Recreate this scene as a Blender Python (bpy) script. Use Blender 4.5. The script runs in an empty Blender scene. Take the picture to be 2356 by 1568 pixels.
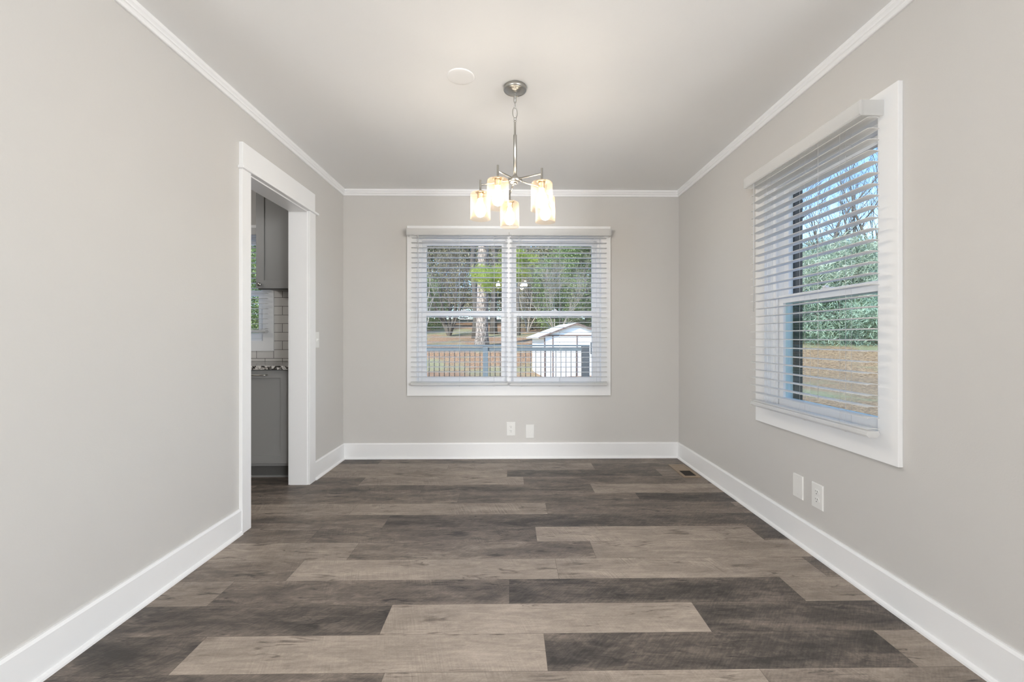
import bpy, bmesh, math, random
import numpy as np
from mathutils import Vector, Matrix

# ------------------------------------------------------------------ camera
FPX = 985.0
YAW = math.atan(14 / FPX)
scn = bpy.context.scene
COL = scn.collection
cam_d = bpy.data.cameras.new('camera')
cam_d.sensor_width = 36.0
cam_d.lens = FPX / 2356 * 36.0
cam_d.shift_x = -10 / 2356
cam_d.shift_y = -7 / 2356
cam_d.clip_end = 400
cam = bpy.data.objects.new('camera', cam_d)
cam.location = (0, 0, 1.095)
cam.rotation_euler = (math.pi / 2, 0, -YAW)
COL.objects.link(cam)
scn.camera = cam

# ------------------------------------------------------------------ light
scn.view_settings.view_transform = 'Standard'
scn.view_settings.look = 'None'
scn.view_settings.gamma = 1
scn.view_settings.exposure = 0.31
scn.cycles.use_denoising = True
scn.cycles.max_bounces = 10
scn.cycles.diffuse_bounces = 5
scn.cycles.glossy_bounces = 4
scn.cycles.transmission_bounces = 4
scn.cycles.transparent_max_bounces = 24
scn.cycles.sample_clamp_indirect = 6.0
scn.cycles.caustics_reflective = False
scn.cycles.caustics_refractive = False

world = bpy.data.worlds.new('sky')
scn.world = world
world.use_nodes = True
wn = world.node_tree
sky = wn.nodes.new('ShaderNodeTexSky')
sky.sky_type = 'NISHITA'
sky.sun_disc = False
sky.sun_elevation = math.radians(38)
sky.sun_rotation = math.radians(215)
sky.air_density = 1.0
sky.dust_density = 0.4
sky.ozone_density = 1.6
bgn = wn.nodes['Background']
tint = wn.nodes.new('ShaderNodeMix')
tint.data_type = 'RGBA'
tint.blend_type = 'MULTIPLY'
tint.inputs[0].default_value = 1.0
tint.inputs[7].default_value = (0.74, 0.90, 1.08, 1)
wn.links.new(sky.outputs[0], tint.inputs[6])
wn.links.new(tint.outputs[2], bgn.inputs[0])
bgn.inputs[1].default_value = 0.40


def lamp(name, kind, loc, rot, energy, color=(1, 1, 1), size=None, size_y=None, angle=None):
    d = bpy.data.lights.new(name, kind)
    d.energy = energy
    d.color = color
    if size is not None:
        if kind == 'AREA':
            d.shape = 'RECTANGLE'
            d.size = size
            d.size_y = size_y or size
        else:
            d.shadow_soft_size = size
    if angle is not None:
        d.angle = angle
    o = bpy.data.objects.new(name, d)
    o.location = loc
    o.rotation_euler = rot
    COL.objects.link(o)
    return o


R = math.radians
# sun stands behind the house, to the left: lights the shed front and the trees
sd = Vector((0.55, 0.72, -0.62)).normalized()
sun = lamp('sun', 'SUN', (0, 0, 30), sd.to_track_quat('-Z', 'Y').to_euler(), 6.6, (1, 0.95, 0.87), angle=R(0.6))
# added fill lamps along the windowless side walls, behind and beside the camera
for sx in (-1, 1):
    lamp('side_fill_light', 'AREA', (sx * 3.6, -2.3, 1.35), (R(90), 0, R(90) * sx), 12 if sx < 0 else 76, (0.945, 0.975, 1.0), 3.0, 1.7)
# two more added fill lamps before the solid rear wall, off the glass reflections
for sx in (-1, 1):
    lamp('rear_fill_light', 'AREA', (sx * 3.15, -3.9, 1.35), (R(90), 0, 0), 130, (0.95, 0.975, 1.0), 0.9, 1.8)
# added uplight behind the camera, bounced off the ceiling to brighten the room
lamp('ceiling_bounce_fill', 'AREA', (0.0, -0.45, 1.45), (R(180), 0, 0), 11, (0.945, 0.975, 1.0), 1.8, 0.7)
# added lamp to brighten the kitchen, no fixture is modelled
lamp('kitchen_fill_light', 'POINT', (-3.0, 2.3, 2.3), (0, 0, 0), 14, (1.0, 0.96, 0.91), 0.15)


# ------------------------------------------------------------------ materials
def mat(name):
    m = bpy.data.materials.new(name)
    m.use_nodes = True
    return m, m.node_tree, m.node_tree.nodes['Principled BSDF']


def N(nt, t, **kw):
    n = nt.nodes.new(t)
    for k, v in kw.items():
        setattr(n, k, v)
    return n


def simple(name, col, rough=0.5, metal=0.0, noise=0.0, nscale=40, bump=0.0, bscale=200, spec=None):
    m, nt, p = mat(name)
    p.inputs['Base Color'].default_value = (*col, 1)
    p.inputs['Roughness'].default_value = rough
    p.inputs['Metallic'].default_value = metal
    if spec is not None:
        p.inputs['Specular IOR Level'].default_value = spec
    tc = N(nt, 'ShaderNodeTexCoord')
    if noise:
        nz = N(nt, 'ShaderNodeTexNoise')
        nz.inputs['Scale'].default_value = nscale
        nz.inputs['Detail'].default_value = 4
        nt.links.new(tc.outputs['Object'], nz.inputs['Vector'])
        mx = N(nt, 'ShaderNodeMix', data_type='RGBA')
        mx.inputs[6].default_value = (*[c * (1 - noise) for c in col], 1)
        mx.inputs[7].default_value = (*[min(1, c * (1 + noise)) for c in col], 1)
        nt.links.new(nz.outputs['Fac'], mx.inputs[0])
        nt.links.new(mx.outputs[2], p.inputs['Base Color'])
    if bump:
        nb = N(nt, 'ShaderNodeTexNoise')
        nb.inputs['Scale'].default_value = bscale
        nb.inputs['Detail'].default_value = 2
        nt.links.new(tc.outputs['Object'], nb.inputs['Vector'])
        bp = N(nt, 'ShaderNodeBump')
        bp.inputs['Strength'].default_value = bump
        bp.inputs['Distance'].default_value = 0.002
        nt.links.new(nb.outputs['Fac'], bp.inputs['Height'])
        nt.links.new(bp.outputs[0], p.inputs['Normal'])
    return m


M = {}
M['wall'] = simple('greige_wall_paint', (0.635, 0.622, 0.60), 0.55, noise=0.012, nscale=3, bump=0.12, bscale=160)
M['ceiling'] = simple('white_ceiling_paint', (0.895, 0.898, 0.895), 0.7, bump=0.08, bscale=120)
M['trim'] = simple('white_semi_gloss_trim', (0.90, 0.905, 0.91), 0.32, noise=0.01, nscale=8)
M['vinyl'] = simple('white_vinyl', (0.93, 0.93, 0.93), 0.35, noise=0.01, nscale=20)
M['plate'] = simple('white_plate_plastic', (0.84, 0.84, 0.82), 0.3, noise=0.01, nscale=60)
M['slot'] = simple('dark_slot', (0.05, 0.05, 0.05), 0.6, noise=0.1)
M['nickel'] = simple('brushed_nickel', (0.46, 0.45, 0.42), 0.3, 1.0, noise=0.05, nscale=150)
M['nickel_dark'] = simple('nickel_socket', (0.50, 0.40, 0.30), 0.38, 1.0, noise=0.05, nscale=150)
M['cabinet'] = simple('grey_cabinet_paint', (0.27, 0.268, 0.262), 0.42, noise=0.02, nscale=6)
M['toe'] = simple('dark_toe_kick', (0.12, 0.118, 0.112), 0.5, noise=0.03)
M['dark_ext'] = simple('dark_exterior_frame', (0.055, 0.05, 0.042), 0.5, noise=0.15, nscale=30)
M['siding'] = simple('exterior_siding', (0.55, 0.53, 0.5), 0.6, noise=0.05)
M['ventwood'] = simple('tan_vent_wood', (0.30, 0.225, 0.155), 0.5, noise=0.15, nscale=30)
M['ventdark'] = simple('dark_duct', (0.018, 0.013, 0.010), 0.8, noise=0.3)
M['rail'] = simple('blue_grey_deck_paint', (0.10, 0.122, 0.135), 0.5, noise=0.12, nscale=12)
M['baluster'] = simple('dark_baluster', (0.05, 0.045, 0.042), 0.5, noise=0.1)
M['deckpost'] = simple('dark_deck_post', (0.045, 0.05, 0.055), 0.5, noise=0.2, nscale=20)
M['deckboard'] = simple('deck_boards', (0.56, 0.53, 0.49), 0.7, noise=0.25, nscale=6)
M['shed'] = simple('white_shed_metal', (0.78, 0.79, 0.80), 0.45, noise=0.03, nscale=5)
M['shedtrim'] = simple('brown_shed_trim', (0.13, 0.085, 0.07), 0.6, noise=0.1, nscale=10)
M['shedside'] = simple('white_shed_roof', (0.72, 0.73, 0.75), 0.5, noise=0.08, nscale=8)
M['bark_pine'] = simple('pine_bark', (0.22, 0.185, 0.16), 0.9, noise=0.6, nscale=6, bump=0.8, bscale=12)
M['bark_dark'] = simple('dark_bark', (0.10, 0.085, 0.07), 0.9, noise=0.4, nscale=5)
M['bark_grey'] = simple('grey_twig_bark', (0.30, 0.26, 0.215), 0.9, noise=0.4, nscale=4)


def blind_material():
    m, nt, p = mat('white_blind_slat')
    p.inputs['Base Color'].default_value = (0.93, 0.93, 0.925, 1)
    p.inputs['Roughness'].default_value = 0.4
    nz = N(nt, 'ShaderNodeTexNoise')
    nz.inputs['Scale'].default_value = 30
    bp = N(nt, 'ShaderNodeBump')
    bp.inputs['Strength'].default_value = 0.05
    nt.links.new(nz.outputs['Fac'], bp.inputs['Height'])
    nt.links.new(bp.outputs[0], p.inputs['Normal'])
    tr = N(nt, 'ShaderNodeBsdfTranslucent')
    tr.inputs[0].default_value = (0.95, 0.95, 0.94, 1)
    mx = N(nt, 'ShaderNodeMixShader')
    mx.inputs[0].default_value = 0.58
    nt.links.new(p.outputs[0], mx.inputs[1])
    nt.links.new(tr.outputs[0], mx.inputs[2])
    nt.links.new(mx.outputs[0], nt.nodes['Material Output'].inputs[0])
    return m


M['slat'] = blind_material()


def pine_bark():
    m, nt, p = mat('plated_pine_bark')
    tc = N(nt, 'ShaderNodeTexCoord')
    mp = N(nt, 'ShaderNodeMapping')
    mp.inputs['Scale'].default_value = (9, 9, 2.2)
    nt.links.new(tc.outputs['Object'], mp.inputs[0])
    v = N(nt, 'ShaderNodeTexVoronoi', feature='DISTANCE_TO_EDGE')
    v.inputs['Scale'].default_value = 1
    nt.links.new(mp.outputs[0], v.inputs['Vector'])
    nz = N(nt, 'ShaderNodeTexNoise')
    nz.inputs['Scale'].default_value = 14
    nz.inputs['Detail'].default_value = 6
    nt.links.new(tc.outputs['Object'], nz.inputs['Vector'])
    mu = N(nt, 'ShaderNodeMath', operation='MULTIPLY_ADD')
    mu.inputs[1].default_value = 1.6
    nt.links.new(v.outputs['Distance'], mu.inputs[0])
    nt.links.new(nz.outputs['Fac'], mu.inputs[2])
    rp = N(nt, 'ShaderNodeValToRGB')
    e = rp.color_ramp.elements
    e[0].position = 0.42
    e[0].color = (0.055, 0.042, 0.034, 1)
    e[1].position = 0.95
    e[1].color = (0.42, 0.35, 0.31, 1)
    nt.links.new(mu.outputs[0], rp.inputs[0])
    nt.links.new(rp.outputs[0], p.inputs['Base Color'])
    p.inputs['Roughness'].default_value = 0.95
    return m


M['bark_pine'] = pine_bark()


def glass_material(name, tint, refl):
    m = bpy.data.materials.new(name)
    m.use_nodes = True
    nt = m.node_tree
    nt.nodes.remove(nt.nodes['Principled BSDF'])
    t = N(nt, 'ShaderNodeBsdfTransparent')
    t.inputs[0].default_value = (*tint, 1)
    g = N(nt, 'ShaderNodeBsdfGlossy')
    g.inputs['Roughness'].default_value = 0.02
    lw = N(nt, 'ShaderNodeFresnel')
    geo = N(nt, 'ShaderNodeNewGeometry')
    io = N(nt, 'ShaderNodeMath', operation='MULTIPLY_ADD')   # same reflectance from both sides of the pane
    io.inputs[1].default_value = -0.83333
    io.inputs[2].default_value = 1.5
    nt.links.new(geo.outputs['Backfacing'], io.inputs[0])
    nt.links.new(io.outputs[0], lw.inputs[0])
    mu = N(nt, 'ShaderNodeMath', operation='MULTIPLY')
    mu.inputs[1].default_value = refl
    nt.links.new(lw.outputs[0], mu.inputs[0])
    mx = N(nt, 'ShaderNodeMixShader')
    nt.links.new(mu.outputs[0], mx.inputs[0])
    nt.links.new(t.outputs[0], mx.inputs[1])
    nt.links.new(g.outputs[0], mx.inputs[2])
    nt.links.new(mx.outputs[0], nt.nodes['Material Output'].inputs[0])
    return m


M['glass'] = glass_material('window_glass', (0.95, 0.97, 0.96), 0.8)
M['glass_tint'] = glass_material('window_glass_tinted', (0.87, 0.95, 0.935), 0.9)


def shade_material():
    m = bpy.data.materials.new('seeded_glass')
    m.use_nodes = True
    nt = m.node_tree
    nt.nodes.remove(nt.nodes['Principled BSDF'])
    tc = N(nt, 'ShaderNodeTexCoord')
    v = N(nt, 'ShaderNodeTexVoronoi')
    v.inputs['Scale'].default_value = 190
    v.inputs['Randomness'].default_value = 1
    nt.links.new(tc.outputs['Object'], v.inputs['Vector'])
    rp = N(nt, 'ShaderNodeValToRGB')
    rp.color_ramp.elements[0].position = 0.10
    rp.color_ramp.elements[0].color = (1, 1, 1, 1)
    rp.color_ramp.elements[1].position = 0.30
    rp.color_ramp.elements[1].color = (0, 0, 0, 1)
    nt.links.new(v.outputs['Distance'], rp.inputs[0])
    bp = N(nt, 'ShaderNodeBump')
    bp.inputs['Strength'].default_value = 0.6
    bp.inputs['Distance'].default_value = 0.001
    nt.links.new(rp.outputs[0], bp.inputs['Height'])
    t = N(nt, 'ShaderNodeBsdfTransparent')
    t.inputs[0].default_value = (1.0, 0.95, 0.88, 1)
    g = N(nt, 'ShaderNodeBsdfGlossy')
    g.inputs['Roughness'].default_value = 0.12
    nt.links.new(bp.outputs[0], g.inputs['Normal'])
    tl = N(nt, 'ShaderNodeBsdfTranslucent')
    tl.inputs[0].default_value = (1.0, 0.80, 0.60, 1)
    nt.links.new(bp.outputs[0], tl.inputs['Normal'])
    mg = N(nt, 'ShaderNodeMixShader')
    mg.inputs[0].default_value = 0.72
    nt.links.new(g.outputs[0], mg.inputs[1])
    nt.links.new(tl.outputs[0], mg.inputs[2])
    lw = N(nt, 'ShaderNodeLayerWeight')
    lw.inputs[0].default_value = 0.35
    # seeds scatter more than the clear glass between them; edges look denser
    ma = N(nt, 'ShaderNodeMath', operation='MULTIPLY_ADD')
    ma.inputs[1].default_value = 0.16
    ma.inputs[2].default_value = 0.008
    nt.links.new(rp.outputs[0], ma.inputs[0])
    mb = N(nt, 'ShaderNodeMath', operation='MULTIPLY_ADD')
    mb.inputs[1].default_value = 0.09
    nt.links.new(lw.outputs['Facing'], mb.inputs[0])
    nt.links.new(ma.outputs[0], mb.inputs[2])
    mx = N(nt, 'ShaderNodeMixShader')
    nt.links.new(mb.outputs[0], mx.inputs[0])
    nt.links.new(t.outputs[0], mx.inputs[1])
    nt.links.new(mg.outputs[0], mx.inputs[2])
    nt.links.new(mx.outputs[0], nt.nodes['Material Output'].inputs[0])
    return m


M['shade'] = shade_material()


def emission(name, col, s):
    m = bpy.data.materials.new(name)
    m.use_nodes = True
    nt = m.node_tree
    nt.nodes.remove(nt.nodes['Principled BSDF'])
    e = N(nt, 'ShaderNodeEmission')
    e.inputs[0].default_value = (*col, 1)
    e.inputs[1].default_value = s
    nt.links.new(e.outputs[0], nt.nodes['Material Output'].inputs[0])
    return m


M['bulb'] = emission('lit_bulb', (1.0, 0.97, 0.93), 54)


def floor_material():
    m, nt, p = mat('vinyl_plank_floor')
    L = nt.links.new
    at = N(nt, 'ShaderNodeAttribute', attribute_name='plank')
    sep = N(nt, 'ShaderNodeSeparateColor')
    L(at.outputs['Color'], sep.inputs[0])
    tone, seed, saw = sep.outputs[0], sep.outputs[1], sep.outputs[2]
    uv = N(nt, 'ShaderNodeUVMap', uv_map='metres')
    su = N(nt, 'ShaderNodeSeparateXYZ')
    L(uv.outputs[0], su.inputs[0])

    def math_(op, a, b=None, c=None):
        n = N(nt, 'ShaderNodeMath', operation=op)
        for i, x in enumerate((a, b, c)):
            if x is None:
                continue
            if isinstance(x, (int, float)):
                n.inputs[i].default_value = x
            else:
                L(x, n.inputs[i])
        return n.outputs[0]

    def vec(sx, sy, off):
        cx = N(nt, 'ShaderNodeCombineXYZ')
        L(math_('MULTIPLY', su.outputs[0], sx), cx.inputs[0])
        L(math_('MULTIPLY', su.outputs[1], sy), cx.inputs[1])
        L(math_('MULTIPLY', seed, off), cx.inputs[2])
        return cx.outputs[0]

    def noise(sx, sy, off, detail=4, rough=0.55, dist=0.0):
        n = N(nt, 'ShaderNodeTexNoise')
        n.inputs['Scale'].default_value = 1
        n.inputs['Detail'].default_value = detail
        n.inputs['Roughness'].default_value = rough
        n.inputs['Distortion'].default_value = dist
        L(vec(sx, sy, off), n.inputs['Vector'])
        return n.outputs['Fac']

    mott = noise(2.6, 9.5, 91, 5, 0.58, 0.8)
    mott2 = noise(11, 34, 37, 5, 0.6, 1.2)
    grain = noise(9, 120, 53, 4, 0.55)
    fine = noise(120, 380, 23, 2, 0.5)
    # cross saw marks: slightly slanted scratches that come and go in patches
    def scratch(slant, fx, fy, off):
        cx = N(nt, 'ShaderNodeCombineXYZ')
        L(math_('MULTIPLY', math_('MULTIPLY_ADD', su.outputs[1], slant, su.outputs[0]), fx), cx.inputs[0])
        L(math_('MULTIPLY', su.outputs[1], fy), cx.inputs[1])
        L(math_('MULTIPLY', seed, off), cx.inputs[2])
        ns = N(nt, 'ShaderNodeTexNoise')
        ns.inputs['Scale'].default_value = 1
        ns.inputs['Detail'].default_value = 2
        L(cx.outputs[0], ns.inputs['Vector'])
        return math_('SUBTRACT', ns.outputs['Fac'], 0.5)
    patch = math_('MAXIMUM', math_('MULTIPLY', math_('SUBTRACT', noise(5, 7, 61, 2, 0.5), 0.42), 4.0), 0.0)
    inv = math_('SUBTRACT', 1.0, tone)
    sawm = math_('MULTIPLY', math_('MULTIPLY', scratch(0.30, 330, 9, 71), patch), math_('MULTIPLY_ADD', saw, 0.75, 0.18))
    sawd = math_('MULTIPLY', scratch(-0.9, 130, 30, 43), math_('MULTIPLY_ADD', inv, 0.55, 0.02))
    # long thin dark cracks
    cr = noise(3.0, 26, 17, 3, 0.5, 0.6)
    crack = math_('SUBTRACT', 1.0, math_('MINIMUM', math_('MULTIPLY', math_('ABSOLUTE', math_('SUBTRACT', cr, 0.5)), 45), 1.0))
    crackm = math_('MULTIPLY', crack, math_('MINIMUM', math_('MAXIMUM', math_('MULTIPLY', math_('SUBTRACT', noise(4, 9, 83, 2, 0.5), 0.51), 9), 0.0), 1.0))
    # knots
    vo = N(nt, 'ShaderNodeTexVoronoi')
    vo.inputs['Scale'].default_value = 1
    L(vec(2.7, 7.5, 29), vo.inputs['Vector'])
    kn = N(nt, 'ShaderNodeMapRange')
    kn.interpolation_type = 'SMOOTHSTEP'
    kn.inputs['From Min'].default_value = 0.02
    kn.inputs['From Max'].default_value = 0.17
    kn.inputs['To Min'].default_value = 1
    kn.inputs['To Max'].default_value = 0
    kd = math_('ADD', vo.outputs['Distance'], math_('MULTIPLY', math_('SUBTRACT', mott2, 0.5), 0.24))
    L(kd, kn.inputs['Value'])
    knot = kn.outputs[0]
    # boards are a little paler along both long edges, most of all the dark ones
    edge = math_('ABSOLUTE', math_('MULTIPLY_ADD', su.outputs[1], 2 / 0.179266, -1.0))
    edge = math_('POWER', edge, 3.0)
    v = tone
    amp = math_('MULTIPLY_ADD', inv, 0.75, 0.40)
    v = math_('ADD', v, math_('MULTIPLY', math_('SUBTRACT', mott, 0.5), math_('MULTIPLY', amp, 1.25)))
    v = math_('ADD', v, math_('MULTIPLY', math_('SUBTRACT', mott2, 0.5), math_('MULTIPLY', amp, 0.85)))
    v = math_('ADD', v, math_('MULTIPLY', edge, math_('MULTIPLY', inv, 0.22)))
    v = math_('ADD', v, math_('MULTIPLY', math_('SUBTRACT', grain, 0.5), 0.34))
    v = math_('ADD', v, math_('MULTIPLY', math_('SUBTRACT', fine, 0.5), 0.26))
    v = math_('ADD', v, sawm)
    v = math_('ADD', v, sawd)
    v = math_('SUBTRACT', v, math_('MULTIPLY', crackm, 0.5))
    v = math_('SUBTRACT', v, math_('MULTIPLY', knot, 0.38))
    rp = N(nt, 'ShaderNodeValToRGB')
    cr_ = rp.color_ramp
    cr_.elements[0].position = 0.0
    cr_.elements[0].color = (0.052, 0.045, 0.040, 1)
    cr_.elements[1].position = 1.0
    cr_.elements[1].color = (0.50, 0.42, 0.35, 1)
    for pos, c in ((0.25, (0.105, 0.088, 0.076)), (0.5, (0.195, 0.16, 0.133)), (0.75, (0.33, 0.275, 0.228))):
        e = cr_.elements.new(pos)
        e.color = (*c, 1)
    L(math_('MULTIPLY_ADD', v, 0.84, 0.095), rp.inputs[0])
    # seams
    half = 0.179266 / 2
    dv = math_('SUBTRACT', half, math_('ABSOLUTE', math_('SUBTRACT', su.outputs[1], half)))
    du = math_('SUBTRACT', 0.618, math_('ABSOLUTE', math_('SUBTRACT', su.outputs[0], 0.618)))
    seam = math_('LESS_THAN', math_('MINIMUM', dv, du), 0.0009)
    mx = N(nt, 'ShaderNodeMix', data_type='RGBA')
    mx.inputs[7].default_value = (0.05, 0.04, 0.033, 1)
    L(math_('MULTIPLY', seam, 0.6), mx.inputs[0])
    L(rp.outputs[0], mx.inputs[6])
    L(mx.outputs[2], p.inputs['Base Color'])
    rg = N(nt, 'ShaderNodeMapRange')
    rg.inputs['To Min'].default_value = 0.40
    rg.inputs['To Max'].default_value = 0.56
    L(grain, rg.inputs['Value'])
    L(rg.outputs[0], p.inputs['Roughness'])
    p.inputs['Specular IOR Level'].default_value = 0.35
    bp = N(nt, 'ShaderNodeBump')
    bp.inputs['Strength'].default_value = 0.25
    bp.inputs['Distance'].default_value = 0.0006
    L(math_('SUBTRACT', math_('ADD', grain, sawm), seam), bp.inputs['Height'])
    L(bp.outputs[0], p.inputs['Normal'])
    return m


M['floor'] = floor_material()


def tile_material():
    m, nt, p = mat('white_subway_tile')
    tc = N(nt, 'ShaderNodeTexCoord')
    mp = N(nt, 'ShaderNodeMapping')
    mp.inputs['Rotation'].default_value = (R(90), 0, 0)
    nt.links.new(tc.outputs['Object'], mp.inputs[0])
    b = N(nt, 'ShaderNodeTexBrick')
    b.inputs['Color1'].default_value = (0.74, 0.72, 0.69, 1)
    b.inputs['Color2'].default_value = (0.70, 0.68, 0.655, 1)
    b.inputs['Mortar'].default_value = (0.09, 0.085, 0.08, 1)
    b.inputs['Scale'].default_value = 1
    b.inputs['Mortar Size'].default_value = 0.0020
    b.inputs['Brick Width'].default_value = 0.1545
    b.inputs['Row Height'].default_value = 0.0783
    nt.links.new(mp.outputs[0], b.inputs['Vector'])
    nt.links.new(b.outputs['Color'], p.inputs['Base Color'])
    bp = N(nt, 'ShaderNodeBump')
    bp.inputs['Strength'].default_value = 0.4
    bp.inputs['Distance'].default_value = 0.002
    bp.invert = True
    nt.links.new(b.outputs['Fac'], bp.inputs['Height'])
    nt.links.new(bp.outputs[0], p.inputs['Normal'])
    p.inputs['Roughness'].default_value = 0.15
    return m


M['tile'] = tile_material()


def granite_material():
    m, nt, p = mat('speckled_granite')
    tc = N(nt, 'ShaderNodeTexCoord')
    v = N(nt, 'ShaderNodeTexNoise')
    v.inputs['Scale'].default_value = 48
    v.inputs['Detail'].default_value = 5
    v.inputs['Roughness'].default_value = 0.7
    nt.links.new(tc.outputs['Object'], v.inputs['Vector'])
    rp = N(nt, 'ShaderNodeValToRGB')
    rp.color_ramp.interpolation = 'CONSTANT'
    e = rp.color_ramp.elements
    e[0].position = 0
    e[0].color = (0.03, 0.028, 0.026, 1)
    e[1].position = 0.47
    e[1].color = (0.28, 0.26, 0.24, 1)
    for pos, c in ((0.53, (0.62, 0.60, 0.57)), (0.62, (0.12, 0.11, 0.10))):
        x = e.new(pos)
        x.color = (*c, 1)
    nt.links.new(v.outputs['Fac'], rp.inputs[0])
    nt.links.new(rp.outputs[0], p.inputs['Base Color'])
    p.inputs['Roughness'].default_value = 0.15
    return m


M['granite'] = granite_material()


def ground_material():
    m, nt, p = mat('leaf_litter_ground')
    L = nt.links.new
    tc = N(nt, 'ShaderNodeTexCoord')
    a = N(nt, 'ShaderNodeTexNoise')
    a.inputs['Scale'].default_value = 0.16
    a.inputs['Detail'].default_value = 6
    a.inputs['Roughness'].default_value = 0.65
    L(tc.outputs['Object'], a.inputs['Vector'])
    b = N(nt, 'ShaderNodeTexNoise')
    b.inputs['Scale'].default_value = 9.5
    b.inputs['Detail'].default_value = 6
    b.inputs['Roughness'].default_value = 0.85
    L(tc.outputs['Object'], b.inputs['Vector'])
    lr = N(nt, 'ShaderNodeValToRGB')
    lr.color_ramp.elements[0].position = 0.36
    lr.color_ramp.elements[0].color = (0.045, 0.022, 0.012, 1)
    lr.color_ramp.elements[1].position = 0.64
    lr.color_ramp.elements[1].color = (0.62, 0.40, 0.24, 1)
    e = lr.color_ramp.elements.new(0.5)
    e.color = (0.30, 0.165, 0.085, 1)
    L(b.outputs['Fac'], lr.inputs[0])
    gr = N(nt, 'ShaderNodeValToRGB')
    gr.color_ramp.elements[0].position = 0.3
    gr.color_ramp.elements[0].color = (0.10, 0.10, 0.045, 1)
    gr.color_ramp.elements[1].position = 0.7
    gr.color_ramp.elements[1].color = (0.44, 0.38, 0.21, 1)
    L(b.outputs['Fac'], gr.inputs[0])
    rp = N(nt, 'ShaderNodeValToRGB')
    rp.color_ramp.elements[0].position = 0.50
    rp.color_ramp.elements[1].position = 0.58
    L(a.outputs['Fac'], rp.inputs[0])
    mx = N(nt, 'ShaderNodeMix', data_type='RGBA')
    L(rp.outputs[0], mx.inputs[0])
    L(lr.outputs[0], mx.inputs[6])
    L(gr.outputs[0], mx.inputs[7])
    L(mx.outputs[2], p.inputs['Base Color'])
    p.inputs['Roughness'].default_value = 0.95
    bp = N(nt, 'ShaderNodeBump')
    bp.inputs['Strength'].default_value = 0.8
    bp.inputs['Distance'].default_value = 0.05
    L(b.outputs['Fac'], bp.inputs['Height'])
    L(bp.outputs[0], p.inputs['Normal'])
    return m


M['ground'] = ground_material()


def leaf_material(name, c1, c2, trans=0.35, scale=1.3):
    m, nt, p = mat(name)
    g = N(nt, 'ShaderNodeNewGeometry')
    nz = N(nt, 'ShaderNodeTexNoise')
    nz.inputs['Scale'].default_value = scale
    nz.inputs['Detail'].default_value = 5
    nz.inputs['Roughness'].default_value = 0.8
    nt.links.new(g.outputs['Position'], nz.inputs['Vector'])
    rp = N(nt, 'ShaderNodeValToRGB')
    rp.color_ramp.elements[0].position = 0.34
    rp.color_ramp.elements[0].color = (*c1, 1)
    rp.color_ramp.elements[1].position = 0.66
    rp.color_ramp.elements[1].color = (*c2, 1)
    nt.links.new(nz.outputs['Fac'], rp.inputs[0])
    nt.links.new(rp.outputs[0], p.inputs['Base Color'])
    p.inputs['Roughness'].default_value = 0.6
    t = N(nt, 'ShaderNodeBsdfTranslucent')
    nt.links.new(rp.outputs[0], t.inputs[0])
    mx = N(nt, 'ShaderNodeMixShader')
    mx.inputs[0].default_value = trans
    nt.links.new(p.outputs[0], mx.inputs[1])
    nt.links.new(t.outputs[0], mx.inputs[2])
    nt.links.new(mx.outputs[0], nt.nodes['Material Output'].inputs[0])
    return m


M['needles'] = leaf_material('bright_pine_needles', (0.16, 0.26, 0.03), (0.56, 0.60, 0.14), 0.5)
M['leaf_dark'] = leaf_material('dark_evergreen_leaves', (0.05, 0.09, 0.03), (0.22, 0.29, 0.11))
M['leaf_mid'] = leaf_material('mid_green_leaves', (0.08, 0.14, 0.04), (0.36, 0.44, 0.19))
M['leaf_olive'] = leaf_material('olive_brown_twigs', (0.15, 0.13, 0.08), (0.46, 0.42, 0.27))
M['leaf_teal'] = leaf_material('blue_green_needles', (0.13, 0.19, 0.13), (0.58, 0.66, 0.52))


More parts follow.
